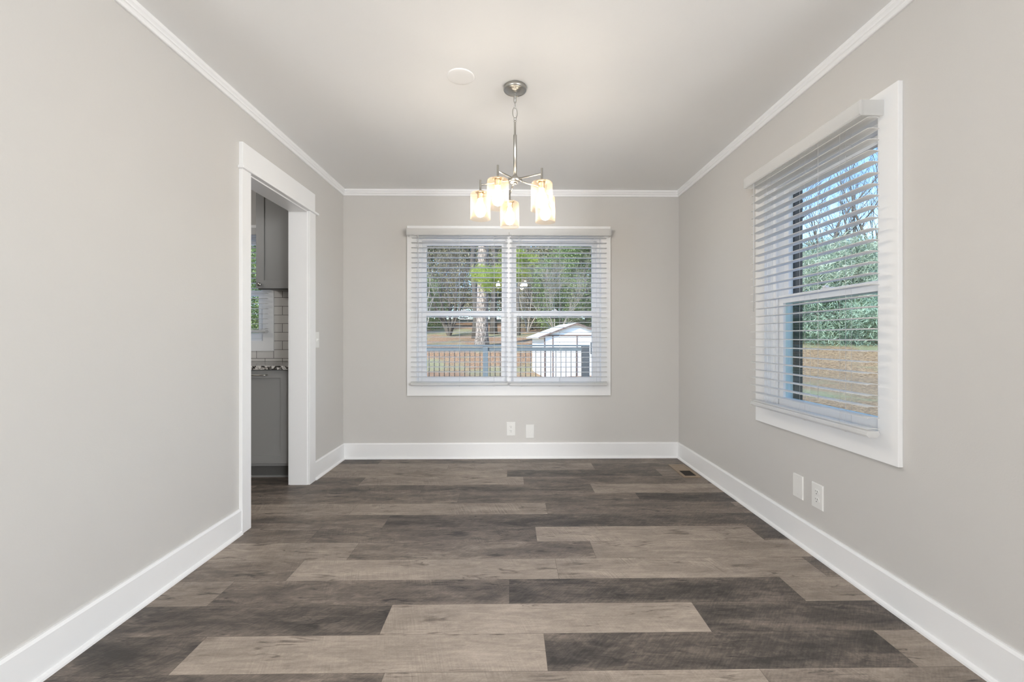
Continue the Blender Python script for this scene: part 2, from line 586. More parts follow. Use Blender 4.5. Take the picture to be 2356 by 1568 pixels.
# ------------------------------------------------------------------ mesh helpers
class MB:
    """collects simple solids and links them as one mesh object"""

    def __init__(s):
        s.v, s.f, s.sm = [], [], []

    def add(s, vs, fs, smooth=False):
        o = len(s.v)
        s.v += [tuple(v) for v in vs]
        for f in fs:
            s.f.append(tuple(i + o for i in f))
            s.sm.append(smooth)
        return s

    def box(s, x0, x1, y0, y1, z0, z1):
        if x0 > x1: x0, x1 = x1, x0
        if y0 > y1: y0, y1 = y1, y0
        if z0 > z1: z0, z1 = z1, z0
        vs = [(x, y, z) for z in (z0, z1) for y in (y0, y1) for x in (x0, x1)]
        return s.add(vs, [(0, 2, 3, 1), (4, 5, 7, 6), (0, 1, 5, 4), (2, 6, 7, 3), (0, 4, 6, 2), (1, 3, 7, 5)])

    def frame(s, x0, x1, y0, y1, z0, z1, w, wb=None):
        """rectangular ring in the x-z plane, mitre-free"""
        wb = wb if wb is not None else w
        vs = []
        for y in (y0, y1):
            vs += [(x0, y, z0), (x1, y, z0), (x1, y, z1), (x0, y, z1)]
            vs += [(x0 + w, y, z0 + wb), (x1 - w, y, z0 + wb), (x1 - w, y, z1 - w), (x0 + w, y, z1 - w)]
        fs = []
        for k in range(4):
            n = (k + 1) % 4
            fs += [(k, n, n + 4, k + 4), (8 + k, 8 + n, 12 + n, 12 + k), (k, n, n + 8, k + 8), (4 + k, 4 + n, 12 + n, 12 + k)]
        return s.add(vs, fs)

    def prism(s, prof, y0, y1):
        """profile of (x, z) run from y0 to y1"""
        n = len(prof)
        vs = [(x, y0, z) for x, z in prof] + [(x, y1, z) for x, z in prof]
        fs = [(i, (i + 1) % n, (i + 1) % n + n, i + n) for i in range(n)]
        fs += [tuple(range(n))[::-1], tuple(range(n, 2 * n))]
        return s.add(vs, fs)

    def lathe(s, prof, c=(0, 0, 0), seg=32, smooth=True, cap=False):
        vs, fs = [], []
        n = len(prof)
        for k in range(seg):
            a = 2 * math.pi * k / seg
            for r, z in prof:
                vs.append((c[0] + r * math.cos(a), c[1] + r * math.sin(a), c[2] + z))
        for k in range(seg):
            k2 = (k + 1) % seg
            for i in range(n - 1):
                fs.append((k * n + i, k2 * n + i, k2 * n + i + 1, k * n + i + 1))
        if cap:
            fs.append(tuple(k * n for k in range(seg))[::-1])
            fs.append(tuple(k * n + n - 1 for k in range(seg)))
        return s.add(vs, fs, smooth)

    def tube(s, pts, rad, seg=8, smooth=True, closed=False, caps=True):
        pts = [Vector(p) for p in pts]
        n = len(pts)
        if not hasattr(rad, '__len__'):
            rad = [rad] * n
        vs, fs = [], []
        up = Vector((0.13, 0.27, 0.95)).normalized()
        for i, p in enumerate(pts):
            if closed:
                d = pts[(i + 1) % n] - pts[i - 1]
            else:
                d = pts[min(i + 1, n - 1)] - pts[max(i - 1, 0)]
            d.normalize()
            a = d.cross(up)
            if a.length < 1e-3:
                a = d.cross(Vector((1, 0, 0)))
            a.normalize()
            b = d.cross(a)
            for k in range(seg):
                t = 2 * math.pi * k / seg
                vs.append(p + (a * math.cos(t) + b * math.sin(t)) * rad[i])
        m = n if closed else n - 1
        for i in range(m):
            j = (i + 1) % n
            for k in range(seg):
                k2 = (k + 1) % seg
                fs.append((i * seg + k, i * seg + k2, j * seg + k2, j * seg + k))
        if not closed and caps:
            fs.append(tuple(range(seg))[::-1])
            fs.append(tuple((n - 1) * seg + k for k in range(seg)))
        return s.add(vs, fs, smooth)

    def mapped(s, fn):
        s.v = [fn(*v) for v in s.v]
        return s

    def build(s, name, material, parent=None, bevel=0.0, loc=None):
        me = bpy.data.meshes.new(name)
        org = Vector(loc) if loc is not None else Vector((0, 0, 0))
        me.from_pydata([tuple(Vector(v) - org) for v in s.v], [], s.f)
        me.polygons.foreach_set('use_smooth', s.sm)
        me.validate()
        bm = bmesh.new()
        bm.from_mesh(me)
        bmesh.ops.recalc_face_normals(bm, faces=bm.faces)
        bm.to_mesh(me)
        bm.free()
        me.materials.append(M[material])
        o = bpy.data.objects.new(name, me)
        o.location = org
        COL.objects.link(o)
        if parent is not None:
            o.parent = parent
            o.location = org - parent.location if loc is not None else -parent.location
            if parent.parent is not None and loc is None:
                o.location = -(parent.location + parent.parent.location)
        if bevel:
            b = o.modifiers.new('edge', 'BEVEL')
            b.width = bevel
            b.segments = 2
            b.limit_method = 'ANGLE'
        return o


def tag(o, label=None, cat=None, group=None, kind=None):
    if label: o['label'] = label
    if cat: o['category'] = cat
    if group: o['group'] = group
    if kind: o['kind'] = kind
    return o


def thing(name, label, cat, loc, group=None):
    o = bpy.data.objects.new(name, None)
    o.empty_display_size = 0.1
    o.location = loc
    COL.objects.link(o)
    return tag(o, label, cat, group)


def struct(o):
    o['kind'] = 'structure'
    return o


# ------------------------------------------------------------------ room shell
XL, XR, YB, H = -1.515, 1.545, 3.905, 2.44
WT = 0.125                       # partition to the kitchen
XK = -1.64                       # kitchen face of that partition
YO = 0.92                        # the dining room opens to the living room here
DY0, DY1, DZ = 2.488, 3.212, 2.034          # doorway
# windows: opening rectangles
W1 = (-0.845, -0.012, 0.655, 2.02)          # left unit on the back wall  x0 x1 z0 z1
W2 = (-0.012, 0.829, 0.655, 2.02)
W3 = (1.756, 2.549, 0.672, 2.02)            # right wall, along y
W4 = (-3.10, -2.232, 1.06, 2.02)            # kitchen, back wall


def wall_with_holes(name, a0, a1, t0, t1, holes, axis, material='wall', z1=H, z0=-0.0):
    """wall slab along x (axis 0) or y (axis 1) with rectangular holes (a0,a1,z0,z1)"""
    mb = MB()
    xs = sorted({a0, a1, *[h[0] for h in holes], *[h[1] for h in holes]})
    for i in range(len(xs) - 1):
        u0, u1 = xs[i], xs[i + 1]
        um = (u0 + u1) / 2
        hs = [h for h in holes if h[0] < um < h[1]]
        zs = [z0]
        for h in sorted(hs, key=lambda h: h[2]):
            zs += [h[2], h[3]]
        zs.append(z1)
        for k in range(0, len(zs), 2):
            if zs[k + 1] - zs[k] > 1e-4:
                if axis == 0:
                    mb.box(u0, u1, t0, t1, zs[k], zs[k + 1])
                else:
                    mb.box(t0, t1, u0, u1, zs[k], zs[k + 1])
    o = mb.build(name, material)
    bm = bmesh.new()
    bm.from_mesh(o.data)
    bmesh.ops.remove_doubles(bm, verts=bm.verts, dist=1e-5)
    # drop the doubled inner faces between neighbouring slabs
    seen = {}
    for f in bm.faces:
        seen.setdefault(tuple(sorted(v.index for v in f.verts)), []).append(f)
    kill = [f for fs in seen.values() if len(fs) > 1 for f in fs]
    bmesh.ops.delete(bm, geom=kill, context='FACES_ONLY')
    bmesh.ops.recalc_face_normals(bm, faces=bm.faces)
    bm.to_mesh(o.data)
    bm.free()
    return struct(o)


T = 0.15
wall_with_holes('wall_left', YO, YB, XL - 0.1, XL - 0.0, [(DY0 - 0.02, DY1 + 0.02, -0.001, DZ + 0.02)], 1)
wall_with_holes('wall_kitchen_side', YO, YB, XK, XL - 0.1, [(DY0 - 0.02, DY1 + 0.02, -0.001, DZ + 0.02)], 1)
wall_with_holes('wall_right', YO, YB, XR, XR + T, [W3], 1)
wall_with_holes('wall_back', XL - 0.1, XR + T, YB, YB + T, [(W1[0], W2[1], W1[2], W1[3])], 0)
wall_with_holes('wall_kitchen_back', -4.6, XL - 0.1, YB, YB + T, [W4], 0)
wall_with_holes('wall_kitchen_left', YO, YB + T, -4.75, -4.6, [], 1)
wall_with_holes('wall_opening_left', -4.6, XL, YO - 0.12, YO, [], 0)
wall_with_holes('wall_opening_right', XR, 3.7, YO - 0.12, YO, [], 0)
wall_with_holes('wall_living_left', -4.1, YO - 0.12, -3.85, -3.7, [], 1)
wall_with_holes('wall_living_right', -4.1, YO - 0.12, 3.7, 3.85, [], 1)
wall_with_holes('wall_living_rear', -3.7, 3.7, -4.1, -4.0, [], 0)
mb = MB().box(-4.75, 3.85, -4.1, YO, H, H + 0.25).box(-4.75, XR + T, YO, YB + T, H, H + 0.25)
struct(mb.build('ceiling', 'ceiling'))

# floor: every plank is its own face with a tone, the grain comes from the material
PW, PL, ROW0 = 0.179266, 1.236, 3.73727
# row offsets (x of one end joint) and tones left to right around that joint
ROWS = {  # far edge of the row counted from the back wall: (joint x, [(start index, tone, saw)...])
    0: (-1.150, {-1: (.22, .2), 0: (.40, .3), 1: (.40, .1), 2: (.45, .3)}),
    1: (0.708, {-2: (.62, .3), -1: (.60, .8), 0: (.30, .2), 1: (.5, .2)}),
    2: (-0.025, {-2: (.62, .8), -1: (.62, .6), 0: (.18, .2), 1: (.55, .2)}),
    3: (0.103, {-2: (.24, .2), -1: (.68, .8), 0: (.40, .2), 1: (.52, .2)}),
    4: (-0.638, {-2: (.55, .2), -1: (.26, .3), 0: (.28, .2), 1: (.70, .9), 2: (.5, .2)}),
    5: (-0.353, {-2: (.40, .2), -1: (.36, .3), 0: (.34, .2), 1: (.12, .2)}),
    6: (0.233, {-2: (.66, .9), -1: (.70, 1.), 0: (.40, .1), 1: (.60, .5)}),
    7: (-0.739, {-1: (.40, .3), 0: (.16, .3), 1: (.14, .2)}),
    8: (0.144, {-2: (.46, .2), -1: (.34, .5), 0: (.78, .9), 1: (.20, .2)}),
    9: (-0.808, {-1: (.74, .2), 0: (.42, .2), 1: (.76, .2)}),
    10: (0.222, {-2: (.50, .8), -1: (.80, .3), 0: (.76, 1.), 1: (.34, .2)}),
    11: (-0.004, {-2: (.64, .2), -1: (.36, .6), 0: (.13, .3), 1: (.74, .9)}),
    12: (-0.484, {-1: (.20, .2), 0: (.84, .2), 1: (.14, .3)}),
    13: (0.124, {-2: (.13, .2), -1: (.82, .3), 0: (.12, .3), 1: (.72, .4)}),
    14: (-0.411, {-1: (.20, .3), 0: (.76, .3), 1: (.56, .4)}),
}
rnd = random.Random(7)
fv, ff, fcol, fuv = [], [], [], []
FX0, FX1 = -4.6, 3.7
for r in range(0, 46):
    y1 = ROW0 + PW - PW * r
    y0 = y1 - PW
    jx, tones = ROWS.get(r, (rnd.uniform(0, PL), {}))
    k0 = int(math.floor((FX0 - jx) / PL))
    k = k0
    while jx + k * PL < FX1:
        xa, xb = jx + k * PL, jx + (k + 1) * PL
        ca, cb = max(xa, FX0), min(xb, FX1 if y0 < YO - 0.1 else XR + 0.05)
        if cb <= ca:
            k += 1
            continue
        if r in ROWS and k not in tones:
            tn, sw = rnd.choice([.2, .35, .5, .7]), rnd.random()
        elif r in ROWS:
            tn, sw = tones[k]
        else:
            tn, sw = rnd.choice([.15, .2, .35, .5, .7, .8]), rnd.random()
        sd_ = rnd.random()
        o = len(fv)
        fv += [(ca, y0, 0), (cb, y0, 0), (cb, y1, 0), (ca, y1, 0)]
        ff.append((o, o + 1, o + 2, o + 3))
        fcol.append((tn, sd_, sw, 1))
        fuv += [(ca - xa, 0), (cb - xa, 0), (cb - xa, PW), (ca - xa, PW)]
        k += 1
me = bpy.data.meshes.new('floor')
me.from_pydata(fv, [], ff)
ca_ = me.color_attributes.new('plank', 'FLOAT_COLOR', 'CORNER')
uvl = me.uv_layers.new(name='metres')
for i, poly in enumerate(me.polygons):
    for li in poly.loop_indices:
        ca_.data[li].color = fcol[i]
        uvl.data[li].uv = fuv[li]
me.materials.append(M['floor'])
fl = bpy.data.objects.new('floor', me)
COL.objects.link(fl)
struct(fl)
struct(MB().box(-4.75, 3.85, -4.1, YO, -0.3, -0.002).box(-4.75, XR + T, YO, YB + T, -0.3, -0.002).build('floor_slab', 'siding'))


# crown moulding: (out from wall, down from ceiling) profile
CROWN = [(0, 0), (0.024, 0), (0.024, -0.016), (0.020, -0.021), (0.0165, -0.026), (0.0165, -0.029), (0.0195, -0.031),
         (0.0195, -0.035), (0.0150, -0.038), (0.0125, -0.044), (0.0125, -0.054), (0.009, -0.057), (0, -0.057)]
BASE = [(0, 0), (0.026, 0), (0.025, 0.008), (0.021, 0.015), (0.0145, 0.018), (0.0145, 0.132), (0.008, 0.142), (0, 0.142)]


def run(name, prof, wall, a0, a1, base, m0=0, m1=0):
    """moulding run; m0/m1 = 1 mitres that end by the profile's projection (inside corner)"""
    n = len(prof)
    vs = []
    for e, (a, mm) in enumerate(((a0, m0), (a1, m1))):
        sgn = 1 if e == 0 else -1
        for d, z in prof:
            aa = a + sgn * mm * d
            if wall == 'L':
                vs.append((XL + d, aa, base + z))
            elif wall == 'R':
                vs.append((XR - d, aa, base + z))
            elif wall == 'B':
                vs.append((aa, YB - d, base + z))
            elif wall == 'K':
                vs.append((XK - d, aa, base + z))
    fs = [(i, (i + 1) % n, (i + 1) % n + n, i + n) for i in range(n)]
    fs += [tuple(range(n))[::-1], tuple(range(n, 2 * n))]
    return struct(MB().add(vs, fs).build(name, 'trim'))


run('trim_1', CROWN, 'L', YO, YB, H, 0, 1)
run('trim_2', CROWN, 'B', XL, XR, H, 1, 1)
run('trim_3', CROWN, 'R', YO, YB, H, 0, 1)
run('baseboard_left', BASE, 'L', YO, 2.411, 0)
run('baseboard_left_far', BASE, 'L', 3.3155, YB, 0, 0, 1)
run('baseboard_back', BASE, 'B', XL, XR, 0, 1, 1)
run('baseboard_right', BASE, 'R', YO, YB, 0, 0, 1)
run('baseboard_kitchen', BASE, 'K', YO, 2.40, 0)

# ------------------------------------------------------------------ doorway casing
dc = MB()
cf = XL + 0.019
dc.box(XL, cf, 2.412, 2.494, 0, 2.045)
dc.box(XL, cf, 3.216, 3.314, 0, 2.045)
struct(dc.build('trim_4', 'trim', bevel=0.0015))
dh = MB().box(XL, XL + 0.022, 2.412, 3.300, 2.058, 2.192)
struct(dh.build('trim_5', 'trim', bevel=0.0015))
db = MB().box(XL, XL + 0.034, 2.398, 3.342, 2.041, 2.058)
struct(db.build('trim_6', 'trim', bevel=0.004))
jm = MB()
jm.box(XL + 0.002, XK - 0.002, DY0 - 0.02, DY0, 0, DZ + 0.02)
jm.box(XL + 0.002, XK - 0.002, DY1, DY1 + 0.02, 0, DZ + 0.02)
jm.box(XL + 0.002, XK - 0.002, DY0, DY1, DZ, DZ + 0.02)
struct(jm.build('door_1', 'trim', bevel=0.001))
kc = MB()
kc.box(XK, XK - 0.015, 2.41, DY0 + -0.004, 0, 2.045)
kc.box(XK, XK - 0.015, DY1 + 0.004, 3.30, 0, 2.045)
kc.box(XK, XK - 0.015, 2.40, 3.31, 2.045, 2.19)
struct(kc.build('trim_7', 'trim', bevel=0.0015))

# ------------------------------------------------------------------ window casings (picture-frame)
def idm(x, y, z): return (x, y, z)
def to_right(u, d, z):
    """local (u along the wall, d out of the room, z) to the right wall"""
    return (XR + d, u, z)
def to_back(u, d, z):
    return (u, YB + d, z)


tb = MB().frame(-0.934, 0.914, -0.02, 0, 0.572, 2.110, 0.088).mapped(to_back)
struct(tb.build('trim_8', 'trim', bevel=0.0015))
tr_ = MB().frame(1.662, 2.641, -0.02, 0, 0.586, 2.108, 0.094).mapped(to_right)
struct(tr_.build('trim_9', 'trim', bevel=0.0015))
tk = MB().frame(-3.20, -2.132, -0.018, 0, 0.977, 2.112, 0.098, 0.09).mapped(to_back)
struct(tk.build('trim_10', 'trim', bevel=0.0015))
# wide flat mullion trim between the back units
mm_ = MB().box(-0.030, 0.008, -0.012, 0.03, 0.66, 2.022).mapped(to_back)
struct(mm_.build('trim_11', 'trim', bevel=0.001))


def window_unit(name, u0, u1, z0, z1, fn, zr, glass='glass', dark=False, stile=0.047, fr=0.046):
    """double-hung unit; d runs outwards from the inner wall face"""
    root = thing_struct = bpy.data.objects.new(name, None)
    COL.objects.link(root)
    root['kind'] = 'structure'
    # jamb liner
    g = MB()
    g.box(u0, u0 + 0.006, -0.002, 0.15, z0, z1)
    g.box(u1 - 0.006, u1, -0.002, 0.15, z0, z1)
    g.box(u0 + 0.006, u1 - 0.006, -0.002, 0.15, z1 - 0.006, z1)
    g.box(u0 + 0.006, u1 - 0.006, -0.002, 0.15, z0, z0 + 0.006)
    g.mapped(fn).build('window_jamb', 'trim', root)
    # vinyl frame with inner tracks
    f = MB()
    a0, a1, b0, b1 = u0 + 0.006, u1 - 0.006, z0 + 0.006, z1 - 0.006
    f.frame(a0, a1, 0.030, 0.044, b0, b1, fr - 0.006 - 0.012, 0.02)
    f.frame(a0, a1, 0.044, 0.120, b0, b1, 0.018, 0.022)
    f.mapped(fn).build('window_frame', 'vinyl', root, bevel=0.0015)
    c0, c1 = a0 + 0.019, a1 - 0.019
    # upper sash (outer track)
    s = MB()
    s.frame(c0, c1, 0.082, 0.108, zr - 0.02, b1 - 0.018, stile - 0.004, 0.045)
    s.mapped(fn).build('upper_sash', 'vinyl', root, bevel=0.002)
    # lower sash (inner track)
    s = MB()
    s.frame(c0, c1, 0.048, 0.078, b0 + 0.022, zr + 0.03, stile, 0.05)
    s.box(c0 + 0.004, c1 - 0.004, 0.043, 0.050, zr + 0.012, zr + 0.027)
    s.mapped(fn).build('lower_sash', 'vinyl', root, bevel=0.002)
    q = MB().box(c0 + 0.03, c1 - 0.03, 0.095, 0.097, zr, b1 - 0.04)
    q.mapped(fn).build('upper_glass', 'glass', root)
    q = MB().box(c0 + 0.03, c1 - 0.03, 0.062, 0.064, b0 + 0.05, zr + 0.01)
    q.mapped(fn).build('lower_glass', glass, root)
    um = (c0 + c1) / 2
    l_ = MB().box(um - 0.028, um + 0.028, 0.056, 0.088, zr + 0.0302, zr + 0.036)
    l_.box(um - 0.006, um + 0.018, 0.052, 0.07, zr + 0.036, zr + 0.047)
    l_.mapped(fn).build('sash_lock', 'vinyl', root, bevel=0.002)
    k = MB().box(um - 0.035, um + 0.035, 0.066, 0.072, zr - 0.040, zr - 0.030)
    k.mapped(fn).build('lift_catch', 'slot', root)
    # exterior dark brick mould standing proud of the wall
    e = MB().frame(u0 - 0.05, u1 + 0.05, 0.151, 0.20, z0 - 0.05, z1 + 0.05, 0.060 + (0.008 if dark else -0.01), 0.045)
    e.mapped(fn).build('exterior_casing', 'dark_ext' if dark else 'siding', root)
    return root


window_unit('window_1', *W1, to_back, 1.315)
window_unit('window_2', *W2, to_back, 1.315)
window_unit('window_3', *W3, to_right, 1.315, glass='glass_tint', dark=True)
window_unit('window_4', *W4, to_back, 1.50)
# unseen living-room window casings on the solid rear wall; no daylight passes
for i, lx in enumerate((-2.35, 0.0, 2.35)):
    fr_ = MB().frame(lx - 0.97, lx + 0.97, -4.0, -3.975, 0.43, 2.27, 0.09)
    struct(fr_.build('trim_%d' % (20 + i), 'trim', bevel=0.002))


# ------------------------------------------------------------------ blinds
def make_blind(root, u0, u1, ztop, zbot, fn, d0, d1, cords, wand=None, tilt=0.0, n=None, sag=0.0, cord_side=True):
    """d0 = room side, d1 = window side of the slats, in wall-out coordinates (negative = into the room)"""
    pitch = 0.0446
    dm = (d0 + d1) / 2
    hw = (d1 - d0) / 2
    # headrail
    hr_ = MB().box(u0 + 0.022, u1 - 0.022, d0 + 0.004, d1 + 0.004, ztop - 0.038, ztop)
    hr_.mapped(fn).build('headrail', 'slat', root, bevel=0.002)
    z = ztop - 0.060
    sl = MB()
    k = 0
    zs = []
    zlow = zbot + 0.034
    cnt = int(round((z - zlow) / pitch))
    pitch = (z - zlow) / cnt
    for k in range(cnt + 1):
        zs.append(z - k * pitch)
    for k, zz in enumerate(zs):
        m = 5
        vs, fs = [], []
        nu = 7
        t = 0.0013
        for iu in range(nu):
            uu = u0 + (u1 - u0) * iu / (nu - 1)
            sg = -sag * math.sin(math.pi * iu / (nu - 1))
            for sgn in (1, -1):
                for j in range(m):
                    w = -1 + 2 * j / (m - 1)
                    zc = zz + 0.0028 * (1 - w * w) + tilt * w + sg + sgn * t
                    vs.append((uu, dm + hw * w, zc))
        for iu in range(nu - 1):
            a, b = iu * 2 * m, (iu + 1) * 2 * m
            for j in range(m - 1):
                fs.append((a + j, b + j, b + j + 1, a + j + 1))
                fs.append((a + m + j, a + m + j + 1, b + m + j + 1, b + m + j))
            fs.append((a, a + m, b + m, b))
            fs.append((a + m - 1, b + m - 1, b + 2 * m - 1, a + 2 * m - 1))
        for a in (0, (nu - 1) * 2 * m):
            fs.append(tuple([a + j for j in range(m)] + [a + m + j for j in reversed(range(m))]))
        sl.add(vs, fs)
    sl.mapped(fn).build('slats', 'slat', root)
    # bottom rail with a stepped moulded face
    p = [(d0 - 0.002, zbot + 0.010), (d0 - 0.002, zbot + 0.018), (d0 + 0.002, zbot + 0.021), (d0 + 0.002, zbot + 0.026),
         (d1 - 0.002, zbot + 0.026), (d1 - 0.002, zbot + 0.021), (d1 + 0.002, zbot + 0.018), (d1 + 0.002, zbot + 0.010),
         (d1 - 0.004, zbot + 0.004), (d1 - 0.008, zbot), (d0 + 0.008, zbot), (d0 + 0.004, zbot + 0.004)]
    nn = len(p)
    vs = [(u0 + 0.001, d, zz) for d, zz in p] + [(u1 - 0.001, d, zz) for d, zz in p]
    fs = [(i, (i + 1) % nn, (i + 1) % nn + nn, i + nn) for i in range(nn)]
    fs += [tuple(range(nn))[::-1], tuple(range(nn, 2 * nn))]
    br = MB().add(vs, fs)
    br.mapped(fn).build('bottom_rail', 'slat', root)
    for c in cords:
        cd = MB()
        for d in (d0 - 0.0012, d1 + 0.0012):
            cd.tube([fn(c, d, ztop - 0.038), fn(c, d, zbot + 0.02)], 0.0005, 5)
        cd.tube([fn(c, dm, ztop - 0.038), fn(c, dm, zbot + 0.01)], 0.0007, 5)
        for zz in zs:
            cd.tube([fn(c, d0 - 0.0015, zz - 0.0022), fn(c, d1 + 0.0015, zz - 0.0022)], 0.0004, 4)
        cd.build('ladder_cord', 'slat', root)
        bt = MB().lathe([(0.0001, 0.003), (0.006, 0.002), (0.0065, -0.002), (0.004, -0.006), (0.0001, -0.007)], fn(c, dm, zbot), 12)
        bt.build('cord_plug', 'slat', root)
    if wand is not None:
        wu, wz = wand
        w = MB().tube([fn(wu, d0 - 0.012, ztop - 0.045), fn(wu, d0 - 0.013, wz)], 0.0028, 6)
        w.tube([fn(wu, d0 - 0.012, ztop - 0.02), fn(wu, d0 - 0.012, ztop - 0.05)], 0.0012, 6)
        w.build('tilt_wand', 'slat', root)
    return root


b1 = thing('window_blind', 'white slatted blind with a thin tilt wand over the left half of the back window', 'blind', (-0.45, YB - 0.06, 0.67))
make_blind(b1, -0.886, -0.023, 2.052, 0.667, to_back, -0.082, -0.032, (-0.79, -0.455, -0.145), wand=(-0.818, 1.222))
b2 = thing('window_blind', 'white slatted blind over the right half of the back window, in front of the shed', 'blind', (0.43, YB - 0.06, 0.67))
make_blind(b2, -0.005, 0.868, 2.052, 0.664, to_back, -0.082, -0.032, (0.105, 0.445, 0.755), wand=None)
pc = MB().tube([to_back(0.072, -0.088, 2.01), to_back(0.072, -0.088, 1.06)], 0.0009, 5)
pc.tube([to_back(0.079, -0.088, 2.01), to_back(0.079, -0.088, 1.10)], 0.0009, 5)
pc.build('lift_cord', 'slat', b2)
b3 = thing('window_blind', 'white slatted blind seen from the side on the right wall window', 'blind', (XR - 0.06, 2.13, 0.7))
make_blind(b3, 1.716, 2.560, 2.05, 0.690, to_right, -0.097, -0.047, (1.86, 2.12, 2.40), wand=(2.505, 1.25))
pc = MB().tube([to_right(1.985, -0.104, 2.01), to_right(1.985, -0.104, 0.80)], 0.0009, 5)
pc.build('lift_cord', 'slat', b3)
b4 = thing('window_blind', 'white slatted blind half lowered over the kitchen window beyond the doorway', 'blind', (-2.6, YB - 0.06, 1.14))
make_blind(b4, -3.16, -2.170, 2.05, 1.140, to_back, -0.082, -0.032, (-2.9, -2.36), wand=None)


def valance(name, label, u0, u1, z0, z1, d, fn):
    r = thing(name, label, 'valance', fn((u0 + u1) / 2, -0.05, z0))
    p = [(d - 0.006, z0), (d - 0.010, z0 + 0.006), (d - 0.010, z1 - 0.006), (d - 0.006, z1), (d, z1), (d, z0)]
    nn = len(p)
    vs = [(u0, a, b) for a, b in p] + [(u1, a, b) for a, b in p]
    fs = [(i, (i + 1) % nn, (i + 1) % nn + nn, i + nn) for i in range(nn)] + [tuple(range(nn))[::-1], tuple(range(nn, 2 * nn))]
    MB().add(vs, fs).mapped(fn).build('front_board', 'slat', r)
    for a, b in ((u0, u0 + 0.008), (u1 - 0.008, u1)):
        MB().box(a, b, d, -0.0205, z0, z1).mapped(fn).build('end_return', 'slat', r, bevel=0.001)
    return r


v1 = valance('blind_valance', 'long white valance board across the top of both back window blinds', -0.920, 0.902, 2.008, 2.068, -0.092, to_back)
cl = MB().box(-0.012, -0.007, -0.1035, -0.1022, 2.010, 2.032).box(-0.03, 0.010, -0.1035, -0.1022, 2.008, 2.0095)
cl.mapped(to_back).build('joint_clip', 'nickel', v1)
valance('blind_valance', 'white valance box with a grey end over the right wall blind', 1.724, 2.592, 2.004, 2.066, -0.112, to_right)
valance('blind_valance', 'short white valance over the kitchen window blind', -3.18, -2.15, 2.004, 2.066, -0.092, to_back)


# ------------------------------------------------------------------ wall plates
def plate(name, label, cat, u, z, fn, kind, rot=0.0, group=None):
    r = thing(name, label, cat, fn(u, -0.003, z), group)
    ca, sa = math.cos(rot), math.sin(rot)

    def g(a, d, b):
        return fn(u + a * ca - b * sa, d, z + a * sa + b * ca)
    w, h = 0.0395, 0.0625
    m = MB()
    vs = [(-w, 0, -h), (w, 0, -h), (w, 0, h), (-w, 0, h), (-w + .003, -0.0055, -h + .003), (w - .003, -0.0055, -h + .003), (w - .003, -0.0055, h - .003), (-w + .003, -0.0055, h - .003)]
    m.add(vs, [(0, 1, 2, 3), (4, 5, 6, 7), (0, 1, 5, 4), (1, 2, 6, 5), (2, 3, 7, 6), (3, 0, 4, 7)])
    m.mapped(g).build('plate', 'plate', r)

    def disc(a, b, rad, d0, d1, seg=16, flat=None):
        vs, fs = [], []
        for dd in (d0, d1):
            for k in range(seg):
                t = 2 * math.pi * k / seg
                bb = rad * math.sin(t)
                if flat:
                    bb = max(-flat, min(flat, bb))
                vs.append((a + rad * math.cos(t), dd, b + bb))
        fs = [(k, (k + 1) % seg, (k + 1) % seg + seg, k + seg) for k in range(seg)]
        fs += [tuple(range(seg)), tuple(range(seg, 2 * seg))]
        return MB().add(vs, fs)
    if kind == 'outlet':
        for s in (-1, 1):
            rc = disc(0, s * 0.0195, 0.0172, -0.005, -0.0078, 20, 0.0140).mapped(g).build('receptacle', 'plate', r)
            sl = MB().box(-0.0072, -0.0052, -0.0076, -0.0081, s * 0.0195 + 0.001, s * 0.0195 + 0.009)
            sl.box(0.0052, 0.0072, -0.0076, -0.0081, s * 0.0195 + 0.002, s * 0.0195 + 0.008)
            dd = disc(0, s * 0.0195 - 0.007, 0.0026, -0.0076, -0.0081, 10)
            sl.add(dd.v, dd.f)
            sl.mapped(g).build('slots', 'slot', rc)
        disc(0, 0, 0.003, -0.0054, -0.0064, 10).mapped(g).build('screw', 'plate', r)
    elif kind == 'blank':
        for s in (-1, 1):
            disc(0, s * 0.0415, 0.003, -0.0054, -0.0064, 10).mapped(g).build('screw', 'plate', r)
    else:
        MB().box(-0.005, 0.005, -0.0054, -0.009, -0.012, 0.012).mapped(g).build('switch_collar', 'plate', r)
        MB().add([(-0.004, -0.006, -0.006), (0.004, -0.006, -0.006), (0.004, -0.006, 0.008), (-0.004, -0.006, 0.008),
                  (-0.003, -0.019, 0.004), (0.003, -0.019, 0.004), (0.003, -0.017, 0.010), (-0.003, -0.017, 0.010)],
                 [(0, 1, 2, 3), (4, 5, 6, 7), (0, 1, 5, 4), (1, 2, 6, 5), (2, 3, 7, 6), (3, 0, 4, 7)]).mapped(g).build('toggle', 'plate', r)
    return r


def to_left(u, d, z): return (XL - d, u, z)


plate('electrical_outlet', 'white duplex outlet on the back wall below the window, left of a blank plate', 'outlet', 0.006, 0.267, to_back, 'outlet', R(0.8))
plate('blank_wall_plate', 'white blank cover plate on the back wall, right of the outlet', 'wall plate', 0.179, 0.243, to_back, 'blank', R(0.4))
plate('blank_wall_plate', 'white blank cover plate on the right wall below the window, beside the outlet', 'wall plate', 2.2735, 0.301, to_right, 'blank')
plate('electrical_outlet', 'white duplex outlet on the right wall, nearest plate to the camera', 'outlet', 2.1285, 0.301, to_right, 'outlet')
plate('light_switch', 'white switch plate peeking out beyond the doorway casing on the left wall', 'light switch', 3.366, 1.079, to_left, 'switch')

# ceiling blank cover
cc = MB().lathe([(0.0001, -0.0042), (0.045, -0.0040), (0.064, -0.0032), (0.0695, -0.0015), (0.070, 0.0)], (-0.255, 2.208, H), 48)
tag(cc.build('ceiling_cover_plate', 'ceiling'), 'round white blank cover plate on the ceiling left of the chandelier', 'cover plate')

